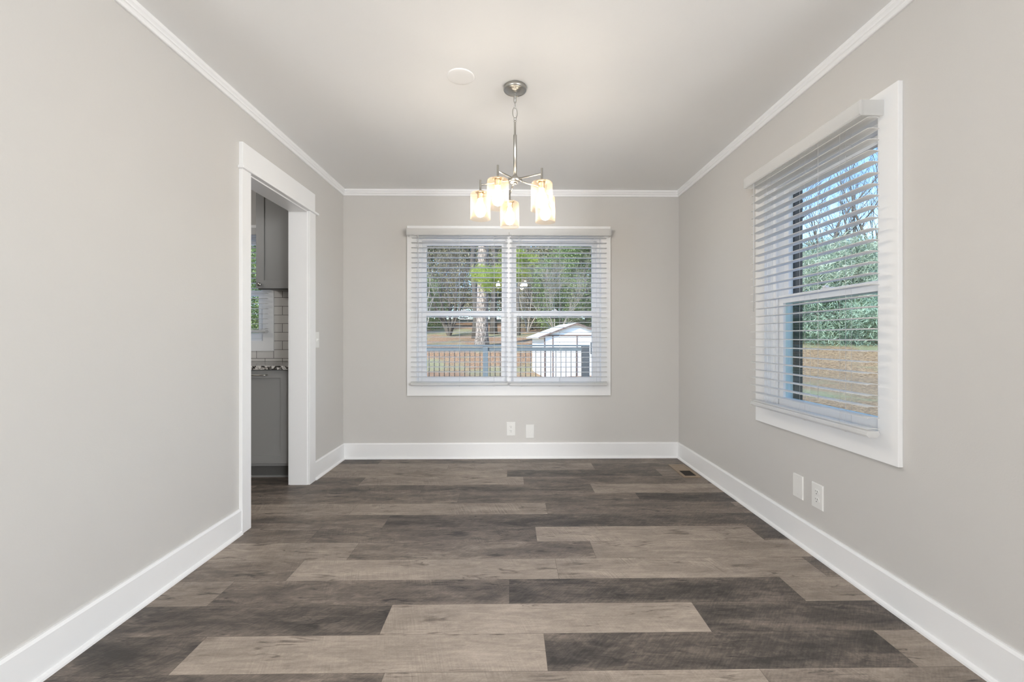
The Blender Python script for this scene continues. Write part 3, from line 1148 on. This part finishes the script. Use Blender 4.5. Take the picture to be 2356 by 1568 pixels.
# floor register
fr0 = thing('floor_vent', 'tan wooden floor vent with half open dark slot in the far right corner', 'floor vent', (1.43, 3.51, 0))
vf = MB()
X0, X1, Y0, Y1 = 1.362, 1.498, 3.337, 3.680
ox0, ox1, oy0, oy1 = 1.387, 1.478, 3.372, 3.650
vf.box(X0, ox0, Y0, Y1, 0.0, 0.005).box(ox1, X1, Y0, Y1, 0.0, 0.005).box(ox0, ox1, Y0, oy0, 0.0, 0.005).box(ox0, ox1, oy1, Y1, 0.0, 0.005)
vf.build('vent_frame', 'ventwood', fr0, bevel=0.001)
MB().box(ox0, ox1, 3.508, oy1, 0.0, 0.0035).build('damper_panel', 'ventwood', fr0)
MB().box(ox0, ox1, oy0, 3.508, 0.0, 0.0012).build('duct_opening', 'ventdark', fr0)

# ------------------------------------------------------------------ chandelier
CX, CY = 0.0255, 2.296
ch = thing('chandelier', 'five-light brushed nickel chandelier with seeded glass shades hanging on a chain', 'chandelier', (CX, CY, H))
c0 = (CX, CY, H)
MB().lathe([(0.0001, 0.0), (0.0595, 0.0), (0.061, -0.002), (0.0612, -0.018), (0.0595, -0.0205), (0.0555, -0.0215),
            (0.0545, -0.019), (0.0535, -0.0195), (0.045, -0.0245), (0.016, -0.0285), (0.0155, -0.031), (0.010, -0.033), (0.0001, -0.0335)], c0, 48).build('canopy', 'nickel', ch)
MB().lathe([(0.0001, -0.033), (0.006, -0.033), (0.006, -0.040), (0.0045, -0.0415), (0.0001, -0.042)], c0, 16).build('canopy_loop_nut', 'nickel', ch)


def link(zc, hh, ww, rad, ang, name='chain_link'):
    pts = []
    for k in range(24):
        t = 2 * math.pi * k / 24
        x = ww * math.cos(t)
        z = hh * math.sin(t)
        pts.append((CX + x * math.cos(ang), CY + x * math.sin(ang), zc + z))
    return MB().tube(pts, rad, 8, closed=True).build(name, 'nickel', ch)


link(2.393, 0.0150, 0.0065, 0.0017, R(88))
link(2.3715, 0.0190, 0.0078, 0.0018, R(10))
link(2.3420, 0.0185, 0.0078, 0.0018, R(65))
link(2.3020, 0.0290, 0.0130, 0.0020, R(20), 'hanging_loop')
# power cord woven through the chain
MB().tube([(CX + 0.004 * math.sin(i * 1.4), CY + 0.004 * math.cos(i * 1.1), 2.40 - i * 0.0145) for i in range(10)], 0.0013, 6).build('power_cord', 'plate', ch)
MB().lathe([(0.0001, 0), (0.0045, 0), (0.007, -0.003), (0.007, -0.009), (0.0055, -0.011), (0.0055, -0.014), (0.0068, -0.016), (0.0068, -0.021), (0.0058, -0.023),
            (0.0001, -0.023)], (CX, CY, 2.275), 20).build('stem_coupling', 'nickel', ch)
MB().lathe([(0.0058, 0), (0.0058, -0.068), (0.0088, -0.071), (0.0095, -0.075), (0.0095, -0.290), (0.0001, -0.290)], (CX, CY, 2.253), 20).build('stem', 'nickel', ch)
hub = MB().lathe([(0.0001, 0.028), (0.0155, 0.028), (0.0165, 0.026), (0.0165, 0.003), (0.0165, 0.003), (0.0001, 0.003)], (CX, CY, 1.934), 28)
hub.lathe([(0.0001, 0.0135), (0.0370, 0.0135), (0.0385, 0.012), (0.0385, -0.004), (0.036, -0.0062), (0.012, -0.008), (0.0001, -0.008)], (CX, CY, 1.934), 40)
hub.build('hub', 'nickel', ch)
MB().lathe([(0.0001, -0.008), (0.0085, -0.008), (0.0085, -0.014), (0.006, -0.018), (0.0001, -0.020)], (CX, CY, 1.934), 20).build('finial', 'nickel', ch)
RAD = 0.190
for a in (26.7, 98.7, 170.7, 242.7, 314.7):
    t = R(a)
    dx, dy = math.cos(t), math.sin(t)
    px, py = CX + RAD * dx, CY + RAD * dy
    zb = 1.885
    MB().tube([(CX + 0.014 * dx, CY + 0.014 * dy, 1.944), (CX + (RAD - 0.012) * dx, CY + (RAD - 0.012) * dy, 1.926),
               (px, py, 1.925)], 0.0043, 10).build('arm', 'nickel', ch)
    MB().lathe([(0.0001, 0.067), (0.0050, 0.067), (0.0056, 0.065), (0.0056, 0.012), (0.009, 0.010), (0.022, 0.0035),
                (0.0265, 0.0), (0.0265, -0.002), (0.0001, -0.002)], (px, py, zb), 24).build('socket_cap', 'nickel', ch)
    sk = MB().lathe([(0.0001, -0.002), (0.0175, -0.002), (0.0180, -0.012), (0.0165, -0.014), (0.0165, -0.030), (0.0160, -0.036), (0.0001, -0.036)], (px, py, zb), 20)
    sk.build('socket', 'nickel_dark', ch)
    prof = [(0.016, -0.0030), (0.042, -0.0032), (0.049, -0.0050), (0.0535, -0.010), (0.0548, -0.018), (0.0548, -0.142), (0.0555, -0.1435),
            (0.0555, -0.1455), (0.0540, -0.1465), (0.0528, -0.1455), (0.0528, -0.020), (0.0515, -0.012), (0.047, -0.0075), (0.040, -0.0058), (0.016, -0.0056)]
    MB().lathe(prof, (px, py, zb), 40).build('glass_shade', 'shade', ch)
    bp_ = [(0.0001, -0.036), (0.0125, -0.037), (0.0135, -0.050), (0.0175, -0.062), (0.0245, -0.074), (0.0285, -0.087),
           (0.0295, -0.098), (0.0275, -0.111), (0.0225, -0.122), (0.0145, -0.130), (0.006, -0.1335), (0.0001, -0.134)]
    MB().lathe(bp_, (px, py, zb), 24).build('light_bulb', 'bulb', ch)

# ------------------------------------------------------------------ kitchen
# tiled wall face
tl = MB()
for (a, b, z0, z1) in ((-4.6, -3.20, 0.884, 1.60), (-3.20, -2.132, 0.884, 0.977), (-2.132, XK, 0.884, 1.60)):
    tl.box(a, b, YB - 0.008, YB, z0, z1)
struct(tl.build('wall_backsplash', 'tile', loc=(-2.109 - 0.0772 - 0.027, YB, 0.9775 - 0.0783 * 2 + 0.012)))
CF = 3.32                          # face of the lower doors


def shaker(mb, x0, x1, y, z0, z1, w=0.065, t=0.02, rec=0.008):
    mb.frame(x0, x1, y, y + t, z0, z1, w)
    mb.box(x0 + w - 0.001, x1 - w + 0.001, y + rec, y + t, z0 + w - 0.001, z1 - w + 0.001)
    return mb


def base_cabinet(x0, x1, label, hx):
    r = thing('base_cabinet', label, 'cabinet', ((x0 + x1) / 2, 3.6, 0))
    MB().box(x0 + 0.001, x1 - 0.001, CF + 0.021, YB - 0.001, 0.105, 0.850).build('cabinet_body', 'cabinet', r, bevel=0.001)
    MB().box(x0 + 0.001, x1 - 0.001, CF + 0.089, YB - 0.001, 0.0, 0.105).build('toe_kick', 'toe', r)
    MB().box(x0 + 0.001, x1 - 0.001, CF + 0.080, CF + 0.089, 0.0, 0.014).build('shoe_strip', 'cabinet', r)
    d = shaker(MB(), x0 + 0.004, x1 - 0.004, CF, 0.130, 0.846, 0.060).build('cabinet_door', 'cabinet', r, bevel=0.0012)
    d['label'] = 'grey shaker door panel'
    h = MB()
    pts = [(hx - 0.062, CF - 0.001, 0.811), (hx - 0.060, CF - 0.018, 0.811), (hx - 0.052, CF - 0.026, 0.811), (hx - 0.02, CF - 0.029, 0.811),
           (hx + 0.02, CF - 0.029, 0.811), (hx + 0.052, CF - 0.026, 0.811), (hx + 0.060, CF - 0.018, 0.811), (hx + 0.062, CF - 0.001, 0.811)]
    h.tube(pts, [0.0055, 0.0045, 0.0045, 0.0055, 0.0055, 0.0045, 0.0045, 0.0055], 10)
    o = MB()
    o.v, o.f, o.sm = h.v, h.f, h.sm
    hb = o.build('door_handle', 'nickel', d)
    return r


base_cabinet(-2.160, -1.706, 'grey shaker base cabinet with a bar handle, under the granite beside the doorway', -1.932)
base_cabinet(-2.770, -2.162, 'grey shaker base cabinet further left under the kitchen window', -2.46)
struct(MB().box(-1.705, XK, CF + 0.021, YB, 0.0, 0.850).build('trim_12', 'cabinet'))
ct = thing('countertop', 'speckled black and white granite countertop in the kitchen', 'countertop', (-2.6, 3.6, 0.851))
MB().box(-4.59, XK - 0.001, 3.297, YB - 0.009, 0.8515, 0.882).build('granite_slab', 'granite', ct, bevel=0.003)

uc = thing('wall_cabinet', 'grey shaker wall cabinet with a round knob, hung right of the kitchen window', 'cabinet', (-1.88, 3.73, 1.505))
MB().box(-2.102, -1.6412, 3.591, YB - 0.009, 1.515, 2.38).build('cabinet_body', 'cabinet', uc, bevel=0.001)
ud = shaker(MB(), -2.102, -1.6425, 3.570, 1.505, 2.37, 0.066).build('cabinet_door', 'cabinet', uc, bevel=0.0012)
MB().box(-2.098, -1.646, 3.594, 3.612, 1.497, 1.515).build('light_rail', 'toe', uc)
kb = MB()
for k in range(1):
    prof = [(0.0001, 0.0), (0.0065, 0.0), (0.0055, 0.010), (0.0070, 0.014), (0.0150, 0.018), (0.0160, 0.022), (0.0140, 0.026), (0.0001, 0.027)]
    kb.lathe(prof, (0, 0, 0), 24)
kb.v = [(-2.066 + x, 3.570 - z, 1.536 + y) for x, y, z in kb.v]
kb.build('door_knob', 'nickel', ud)

# ------------------------------------------------------------------ outdoors
def gz(x, y):
    d = math.hypot(x * 0.85, y)
    if d < 23.5:
        z = -0.75
    elif d < 30:
        z = -0.75 + (d - 23.5) / 6.5 * 1.25
    elif d < 62:
        z = 0.5 + (d - 30) / 32 * 3.1
    else:
        z = 3.6 + (d - 62) * 0.05
    return z + 0.06 * math.sin(x * 0.7 + 1) * math.cos(y * 0.5)


gv, gf = [], []
nx, ny = 110, 90
for j in range(ny + 1):
    for i in range(nx + 1):
        x = -40 + 110 * i / nx
        y = -4 + 100 * j / ny
        gv.append((x, y, gz(x, y) if y > 4.0 or x > 1.6 else -0.75))
for j in range(ny):
    for i in range(nx):
        a = j * (nx + 1) + i
        gf.append((a, a + 1, a + nx + 2, a + nx + 1))
gm = MB()
gm.add(gv, gf, True)
go = gm.build('ground', 'ground')
struct(go)
# deck
struct(MB().box(-5.2, 1.78, YB + T + 0.01, 9.75, -0.22, -0.10).build('floor_deck', 'deckboard'))
dr = thing('deck_railing', 'blue grey deck railing with thin dark balusters outside the back window', 'railing', (-1.0, 9.68, -0.1))
MB().box(-5.2, 1.79, 9.61, 9.75, 0.905, 0.940).build('cap_rail', 'rail', dr, bevel=0.004)
MB().box(-5.2, 1.79, 9.66, 9.70, 0.80, 0.875).build('top_rail', 'rail', dr)
MB().box(-5.2, 1.79, 9.66, 9.70, -0.02, 0.05).build('bottom_rail', 'rail', dr)
MB().box(-0.615, -0.50, 9.625, 9.735, -0.10, 0.905).build('post', 'rail', dr, bevel=0.004)
MB().box(-2.92, -2.81, 9.625, 9.735, -0.10, 0.905).build('post', 'rail', dr, bevel=0.004)
MB().box(1.62, 1.785, 9.60, 9.76, -0.10, 0.905).build('corner_post', 'deckpost', dr, bevel=0.004)
b0 = None
x = -5.15
proto = MB().tube([(0, 0, 0.05), (0, 0, 0.80)], 0.0095, 8).build('baluster', 'baluster', dr)
proto.location = Vector((-5.15, 9.68, 0)) - dr.location
k = 1
while True:
    xx = -5.15 + k * 0.1145
    k += 1
    if xx > 1.60:
        break
    if -0.63 < xx < -0.485 or -2.93 < xx < -2.80:
        continue
    c = proto.copy()
    COL.objects.link(c)
    c.parent = dr
    c.location = Vector((xx, 9.68, 0)) - dr.location

# shed
sh = thing('storage_shed', 'white metal storage shed with low gable roof, in the right pane of back window', 'shed', (1.62, 20.5, -0.85))
sh.rotation_euler = (0, 0, R(7.6))
SX0, SX1, SY0, SY1, SZ, SE, SP = 1.62, 4.77, 20.5, 23.6, -0.85, 1.22, 1.80
sxm = (SX0 + SX1) / 2
w_ = MB()
vs = [(SX0, SY0, SZ), (SX1, SY0, SZ), (SX1, SY0, SE), (sxm, SY0, SP), (SX0, SY0, SE),
      (SX0, SY1, SZ), (SX1, SY1, SZ), (SX1, SY1, SE), (sxm, SY1, SP), (SX0, SY1, SE)]
w_.add(vs, [(0, 1, 2, 3, 4), (9, 8, 7, 6, 5), (0, 4, 9, 5), (1, 6, 7, 2), (4, 3, 8, 9), (3, 2, 7, 8), (0, 5, 6, 1)])
for k in range(30):                                           # pressed ribs of the front wall
    xx = SX0 + 0.06 + k * 0.112
    top = SE - 0.06
    w_.box(xx, xx + 0.014, SY0 - 0.008, SY0, SZ, top)
w_.build('wall_panels', 'shed', sh)
rf = MB()
ov = 0.30
sl_ = (SP - SE) / (sxm - SX0)
for s in (-1, 1):
    xe = sxm + s * (sxm - SX0 + ov)
    ze = SE - ov * sl_
    y0_, y1_ = SY0 - 0.18, SY1 + 0.15
    rf.add([(sxm, y0_, SP + 0.03), (xe, y0_, ze + 0.03), (xe, y1_, ze + 0.03), (sxm, y1_, SP + 0.03),
            (sxm, y0_, SP - 0.03), (xe, y0_, ze - 0.03), (xe, y1_, ze - 0.03), (sxm, y1_, SP - 0.03)],
           [(0, 1, 2, 3), (7, 6, 5, 4), (0, 4, 5, 1), (1, 5, 6, 2), (2, 6, 7, 3), (3, 7, 4, 0)])
rf.build('roof', 'shedside', sh)
for s_ in (-1, 1):
    xe = sxm + s_ * (sxm - SX0 + ov)
    ze = SE - ov * sl_
    yy = SY0 - 0.21
    MB().add([(sxm, yy, SP + 0.03), (xe, yy, ze + 0.03), (xe, yy, ze - 0.05), (sxm, yy, SP - 0.05),
              (sxm, yy + .03, SP + 0.03), (xe, yy + .03, ze + 0.03), (xe, yy + .03, ze - 0.05), (sxm, yy + .03, SP - 0.05)],
             [(0, 1, 2, 3), (7, 6, 5, 4), (0, 4, 5, 1), (1, 5, 6, 2), (2, 6, 7, 3), (3, 7, 4, 0)]).build('fascia', 'shedtrim', sh)
for xx in (SX0 + 0.0, 2.02, 3.22, 4.3, SX1 - 0.06):
    MB().box(xx, xx + 0.055, SY0 - 0.03, SY0 + 0.02, SZ, SE).build('door_post', 'shedtrim', sh)
MB().box(SX0, SX1, SY0 - 0.035, SY0 + 0.0, SE - 0.03, SE + 0.03).build('head_beam', 'shedtrim', sh)
sw_ = MB().frame(3.86, 4.30, SY0 - 0.04, SY0 - 0.005, 0.25, 0.95, 0.05).build('shed_window', 'shed', sh)
MB().box(3.91, 4.25, SY0 - 0.02, SY0 - 0.012, 0.30, 0.90).build('window_pane', 'slot', sw_)


# ------------------------------------------------------------------ trees
class Tree:
    def __init__(s, seed):
        s.r = random.Random(seed)
        s.mb = MB()
        s.tips = []

    def grow(s, p, d, L, rad, depth, spread=0.6, up=0.1, kids=3, shrink=0.68, seg=5, wob=0.18, tipr=0.35):
        r = s.r
        n = 4
        pts, rads = [p], [rad]
        q, dd = p, d.normalized()
        for i in range(n):
            dd = (dd + Vector((r.gauss(0, wob), r.gauss(0, wob), r.gauss(0, wob * .7) + up * .3))).normalized()
            q = q + dd * (L / n)
            pts.append(q)
            rads.append(rad * (1 - (1 - tipr) * (i + 1) / n))
        s.mb.tube(pts, rads, seg if depth > 1 else 3, caps=False)
        if depth <= 1:
            s.tips += [(pts[2], dd), (pts[3], dd), (pts[4], dd)]
        if depth > 0:
            for k in range(kids):
                i = r.choice((1, 2, 3, 4, 4))
                a = Vector((r.gauss(0, 1), r.gauss(0, 1), r.gauss(0, .6)))
                nd = (dd + a.normalized() * spread * r.uniform(.7, 1.5) + Vector((0, 0, up))).normalized()
                s.grow(pts[i], nd, L * shrink * r.uniform(.75, 1.15), max(rads[i] * .62, 0.006), depth - 1, spread, up, kids, shrink, seg, wob, tipr)


def leaves_mesh(name, centers, dirs, per, size, sigma, material, parent, seed, aspect=0.45, droop=0.0):
    rg = np.random.default_rng(seed)
    c = np.repeat(np.array(centers, dtype=np.float32), per, axis=0)
    n = len(c)
    c = c + rg.normal(0, sigma, (n, 3)).astype(np.float32)
    a = rg.normal(0, 1, (n, 3)); a[:, 2] -= droop
    a /= np.linalg.norm(a, axis=1, keepdims=True)
    b = np.cross(a, rg.normal(0, 1, (n, 3)))
    b /= np.linalg.norm(b, axis=1, keepdims=True) + 1e-9
    s = size * rg.uniform(.6, 1.4, (n, 1))
    v = np.empty((n, 4, 3), np.float32)
    v[:, 0] = c - a * s * .5
    v[:, 1] = c + b * s * aspect * .5
    v[:, 2] = c + a * s * .5
    v[:, 3] = c - b * s * aspect * .5
    me = bpy.data.meshes.new(name)
    me.vertices.add(n * 4)
    me.vertices.foreach_set('co', v.reshape(-1))
    me.loops.add(n * 4)
    me.loops.foreach_set('vertex_index', np.arange(n * 4, dtype=np.int32))
    me.polygons.add(n)
    me.polygons.foreach_set('loop_start', np.arange(0, n * 4, 4, dtype=np.int32))
    me.update(calc_edges=True)
    me.materials.append(M[material])
    o = bpy.data.objects.new(name, me)
    COL.objects.link(o)
    o.parent = parent
    o.location = -parent.location
    return o


def bark(tree, root, material, name='trunk'):
    return tree.mb.build(name, material, root)


GRP = 'woods beyond the back yard'


def bare_tree(x, y, h, seed, label, depth=4, kids=4, stems=1, material='bark_grey', spread=0.55, rad=None, cat='bare tree', name='bare_tree', group=None, lean=0.0):
    z = gz(x, y)
    root = thing(name, label, 'tree', (x, y, z), group)
    t = Tree(seed)
    for s in range(stems):
        a = 2 * math.pi * s / stems + t.r.random()
        d = Vector((math.cos(a) * lean, math.sin(a) * lean, 1))
        t.grow(Vector((x, y, z - 0.1)), d, h * 0.48, rad or h * 0.018, depth, spread, 0.16, kids, 0.64, 6, 0.10)
    bark(t, root, material)
    return root, t


def leafy_tree(x, y, h, w, seed, label, leaf='leaf_dark', per=60, size=0.3, trunk='bark_dark', low=0.06, group=None, name='evergreen_tree', nclump=260, sig=0.45, aspect=0.45):
    """trunk, boughs all the way up and a crown of leaf clumps in a loose cone/ellipsoid"""
    z = gz(x, y)
    root = thing(name, label, 'tree', (x, y, z), group)
    r = random.Random(seed)
    mb = MB()
    pts = [Vector((x + r.gauss(0, .12) * i, y + r.gauss(0, .12) * i, z - .1 + h * i / 6)) for i in range(7)]
    rad = h * 0.016
    mb.tube(pts, [rad * (1 - .85 * i / 6) for i in range(7)], 8)
    cs = []
    for k in range(nclump):
        f = low + (1 - low) * (r.random() ** 0.85)
        prof = math.sin(math.pi * min(1, (f - low) / (1 - low) * 0.82 + 0.16)) ** 0.7
        a = r.random() * 2 * math.pi
        rr = w * prof * (0.35 + 0.65 * math.sqrt(r.random()))
        i = min(5, int(f * 6))
        base = pts[i].lerp(pts[i + 1], f * 6 - i)
        c = base + Vector((math.cos(a) * rr, math.sin(a) * rr, r.gauss(0, .25)))
        cs.append(tuple(c))
        if k % 3 == 0:
            mid = base.lerp(c, .5) + Vector((0, 0, .15))
            mb.tube([base - Vector((0, 0, .3)), mid, c], [rad * .28, rad * .16, 0.01], 4, caps=False)
    mb.build('trunk', trunk, root)
    leaves_mesh('foliage', cs, None, per, size, sig, leaf, root, seed, aspect)
    return root


# tall pine whose trunk stands in the left pane
pz = gz(-2.0, 30)
pine = thing('pine_tree', 'thick pale-barked pine trunk with bright green boughs in the left pane of back window', 'tree', (-2.0, 30, pz))
pm = MB()
pm.tube([(-2.0 + .02 * i, 30, pz - .3 + 1.2 * i) if i else (-2.0, 30, pz - .3) for i in range(12)],
        [.60, .44, .41, .40, .39, .38, .37, .36, .35, .34, .33, .32], 14)
pm.build('trunk', 'bark_pine', pine)
pr = random.Random(5)
bm_, tips = MB(), []
# boughs at about 4.7-7.4 m, spreading towards the house
for (bx, by, bz, ex, ey, ez) in ((-1.9, 30, 4.9, -1.1, 25, 4.35), (-1.9, 30, 5.4, -2.0, 25.2, 4.7), (-1.9, 30, 5.0, -0.6, 25.4, 4.2),
                                 (-1.9, 30, 5.9, 0.65, 26.0, 5.1), (-1.9, 30, 6.6, 0.95, 26.2, 5.9), (-1.9, 30, 5.0, 0.8, 25.6, 4.7),
                                 (-1.9, 30, 7.4, -0.4, 26, 7.4), (-1.9, 30, 8.3, -2.9, 26.5, 7.7)):
    s_, e_ = Vector((bx, by, bz)), Vector((ex, ey, ez))
    mid = s_.lerp(e_, .5) + Vector((0, 0, .25))
    bm_.tube([s_, mid, e_], [.07, .045, .02], 6)
    for k in range(10):
        a = mid.lerp(e_, pr.uniform(.2, 1.05))
        tips.append(tuple(a + Vector((pr.gauss(0, .38), pr.gauss(0, .4), pr.gauss(0.05, .14)))))
bm_.build('boughs', 'bark_pine', pine)
leaves_mesh('needles', tips, None, 260, .30, .17, 'needles', pine, 11, aspect=0.07)

# secondary trunks
def plain_trunk(x, y, h, r0, seed, label, material='bark_dark', foliage=None):
    z = gz(x, y)
    root = thing('tree_trunk', label, 'tree', (x, y, z))
    r = random.Random(seed)
    mb = MB()
    n = 8
    pts = [Vector((x + r.gauss(0, .05) * i, y, z - .2 + h * i / n)) for i in range(n + 1)]
    mb.tube(pts, [r0 * 1.35] + [r0 * (1 - .5 * i / n) for i in range(n)], 10)
    for k in range(26):
        f = r.uniform(.3, 1)
        i = min(n - 1, int(f * n))
        b = pts[i].lerp(pts[i + 1], f * n - i)
        a = r.random() * 6.28
        L = r.uniform(1, 3)
        e = b + Vector((math.cos(a) * L, math.sin(a) * L, r.uniform(.2, 1.2)))
        mb.tube([b, b.lerp(e, .5) + Vector((0, 0, .2)), e], [r0 * .2, r0 * .12, .015], 4, caps=False)
    mb.build('trunk', material, root)
    return root


plain_trunk(-2.95, 36, 14, .26, 1, 'dark trunk close behind the pale pine, to its left')
plain_trunk(-1.55, 40, 15, .30, 2, 'dark trunk just right of the pale pine, left pane')
plain_trunk(0.15 + .55, 38, 14, .17, 3, 'slim dark trunk by the left edge of the right pane')
plain_trunk(6.4, 48, 16, .30, 4, 'dark trunk rising among the green shrubs in the right pane')

_, t = bare_tree(-5.4, 38, 9.5, 21, 'many-branched bare tree spreading left of the pine in the left pane', depth=4, kids=4, stems=5, material='bark_dark', spread=.7, rad=.15, lean=.45)
t = bare_tree(-6.2, 30, 8.5, 22, 'pale bare sapling in front, at the left edge of the left pane', depth=4, kids=3, stems=3, material='bark_grey', spread=.55, rad=.07, lean=.35)
t = bare_tree(3.9, 36, 7.5, 23, 'bare pale thicket tree behind the shed', depth=4, kids=4, stems=6, material='bark_grey', spread=.6, rad=.055, lean=.5)
t = bare_tree(1.7, 42, 9, 25, 'thin bare tree right of the bright boughs in the right pane', depth=4, kids=4, stems=3, material='bark_grey', spread=.55, rad=.09, lean=.3)

# woods behind
rw = random.Random(3)
spec = [(-14, 58, 'leaf_dark'), (-10.5, 54, 'leaf_olive'), (-7.5, 58, 'leaf_dark'), (-4.0, 52, 'leaf_olive'), (-1.0, 57, 'leaf_mid'),
        (2.2, 54, 'leaf_mid'), (5.2, 50, 'leaf_olive'), (8.0, 54, 'leaf_mid'), (11.5, 56, 'leaf_dark'),
        (-12, 70, 'leaf_mid'), (-6, 72, 'leaf_dark'), (0.5, 70, 'leaf_dark'), (6.5, 70, 'leaf_dark'), (13, 70, 'leaf_mid'), (-17, 64, 'leaf_dark'), (-24, 56, 'leaf_mid'), (-31, 54, 'leaf_olive'), (-37, 58, 'leaf_dark'), (17, 58, 'leaf_olive'), (22, 54, 'leaf_mid')]
names = {'leaf_dark': 'dark green evergreen tree in the woods behind the back yard',
         'leaf_mid': 'mid green bushy tree in the woods behind the back yard',
         'leaf_olive': 'olive brown twiggy tree in the woods behind the back yard'}
for i, (x, y, lf) in enumerate(spec):
    leafy_tree(x, y, rw.uniform(15, 19), rw.uniform(3.0, 4.0), 100 + i, names[lf], lf, 85, .25, group=GRP + ', ' + lf.split('_')[1], nclump=230, sig=.6,
               name='woodland_tree')
# evergreen shrubs that close the right pane
for i, (x, y, h, w, lf, lb) in enumerate(((4.6, 40, 8.5, 2.4, 'leaf_mid', 'tall leafy green shrub behind the left end of the shed roof'),
                                          (7.4, 41, 10.5, 2.6, 'leaf_dark', 'dark green shrub at the right edge of the right pane'),
                                          (2.4, 46, 6.5, 2.0, 'leaf_olive', 'olive twiggy shrub low between trunks in the right pane'),
                                          (-9.3, 46, 5.5, 2.6, 'leaf_mid', 'low green shrub at the left edge of the left pane'))):
    leafy_tree(x, y, h, w, 300 + i, lb, lf, 150, .14, low=.0, name='leafy_shrub', nclump=200, sig=.35)

for i, (x, y, h, w, lf, lb) in enumerate(((-17.0, 31, 8.5, 3.2, 'leaf_mid', 'green shrub tree seen through the kitchen window, nearer one'),
                                          (-22.0, 34, 9.5, 3.6, 'leaf_dark', 'dark evergreen seen through the kitchen window'),
                                          (-13.5, 36, 8.0, 3.0, 'leaf_olive', 'olive twiggy tree between the kitchen window view and the bare tree'))):
    leafy_tree(x, y, h, w, 340 + i, lb, lf, 130, .16, low=.0, name='leafy_shrub', nclump=200, sig=.45)

# side yard, seen through the right wall window
sidx = [(13.2, 17.5, 5.4, 2.3, 'leaf_teal', 'blue green pine bush at the left of the side window'),
        (15.8, 18.2, 4.6, 2.4, 'leaf_mid', 'rounded mid green bush in the middle of the side window'),
        (19.0, 19.6, 5.8, 2.6, 'leaf_teal', 'blue green pine bush at the right of the side window'),
        (12.2, 23.5, 7.0, 2.6, 'leaf_mid', 'taller green tree behind the side yard bushes, left'),
        (24.5, 24.0, 6.5, 3.0, 'leaf_dark', 'dark green tree behind the side yard bushes, right'),
        (18.5, 25.5, 7.0, 3.0, 'leaf_teal', 'blue green tree behind the side yard bushes, centre'),
        (30.0, 27.0, 7.5, 3.4, 'leaf_mid', 'far green tree beyond the right edge of the side window')]
for i, (x, y, h, w, lf, lb) in enumerate(sidx):
    leafy_tree(x * 1.6, y * 1.6, h * 1.12, w * 1.6, 400 + i, lb, lf, 190, .34, low=.0, name='side_yard_bush', nclump=210, sig=.5, aspect=.12)
for i, (x, y, h) in enumerate(((16.5, 23, 13), (19.5, 22.5, 14), (23.5, 24.5, 14.5), (14.2, 24.5, 13), (27, 26, 14), (12.2, 20.5, 12),
                               (21.4, 26, 14), (17.6, 20.5, 11))):
    bare_tree(x * 1.5, y * 1.5, h * 1.45, 500 + i, 'tall bare tree against the blue sky in the side window', depth=4, kids=5, stems=1,
              material='bark_dark', spread=.5, rad=.24, group='bare trees in the side yard', name='tall_bare_tree')
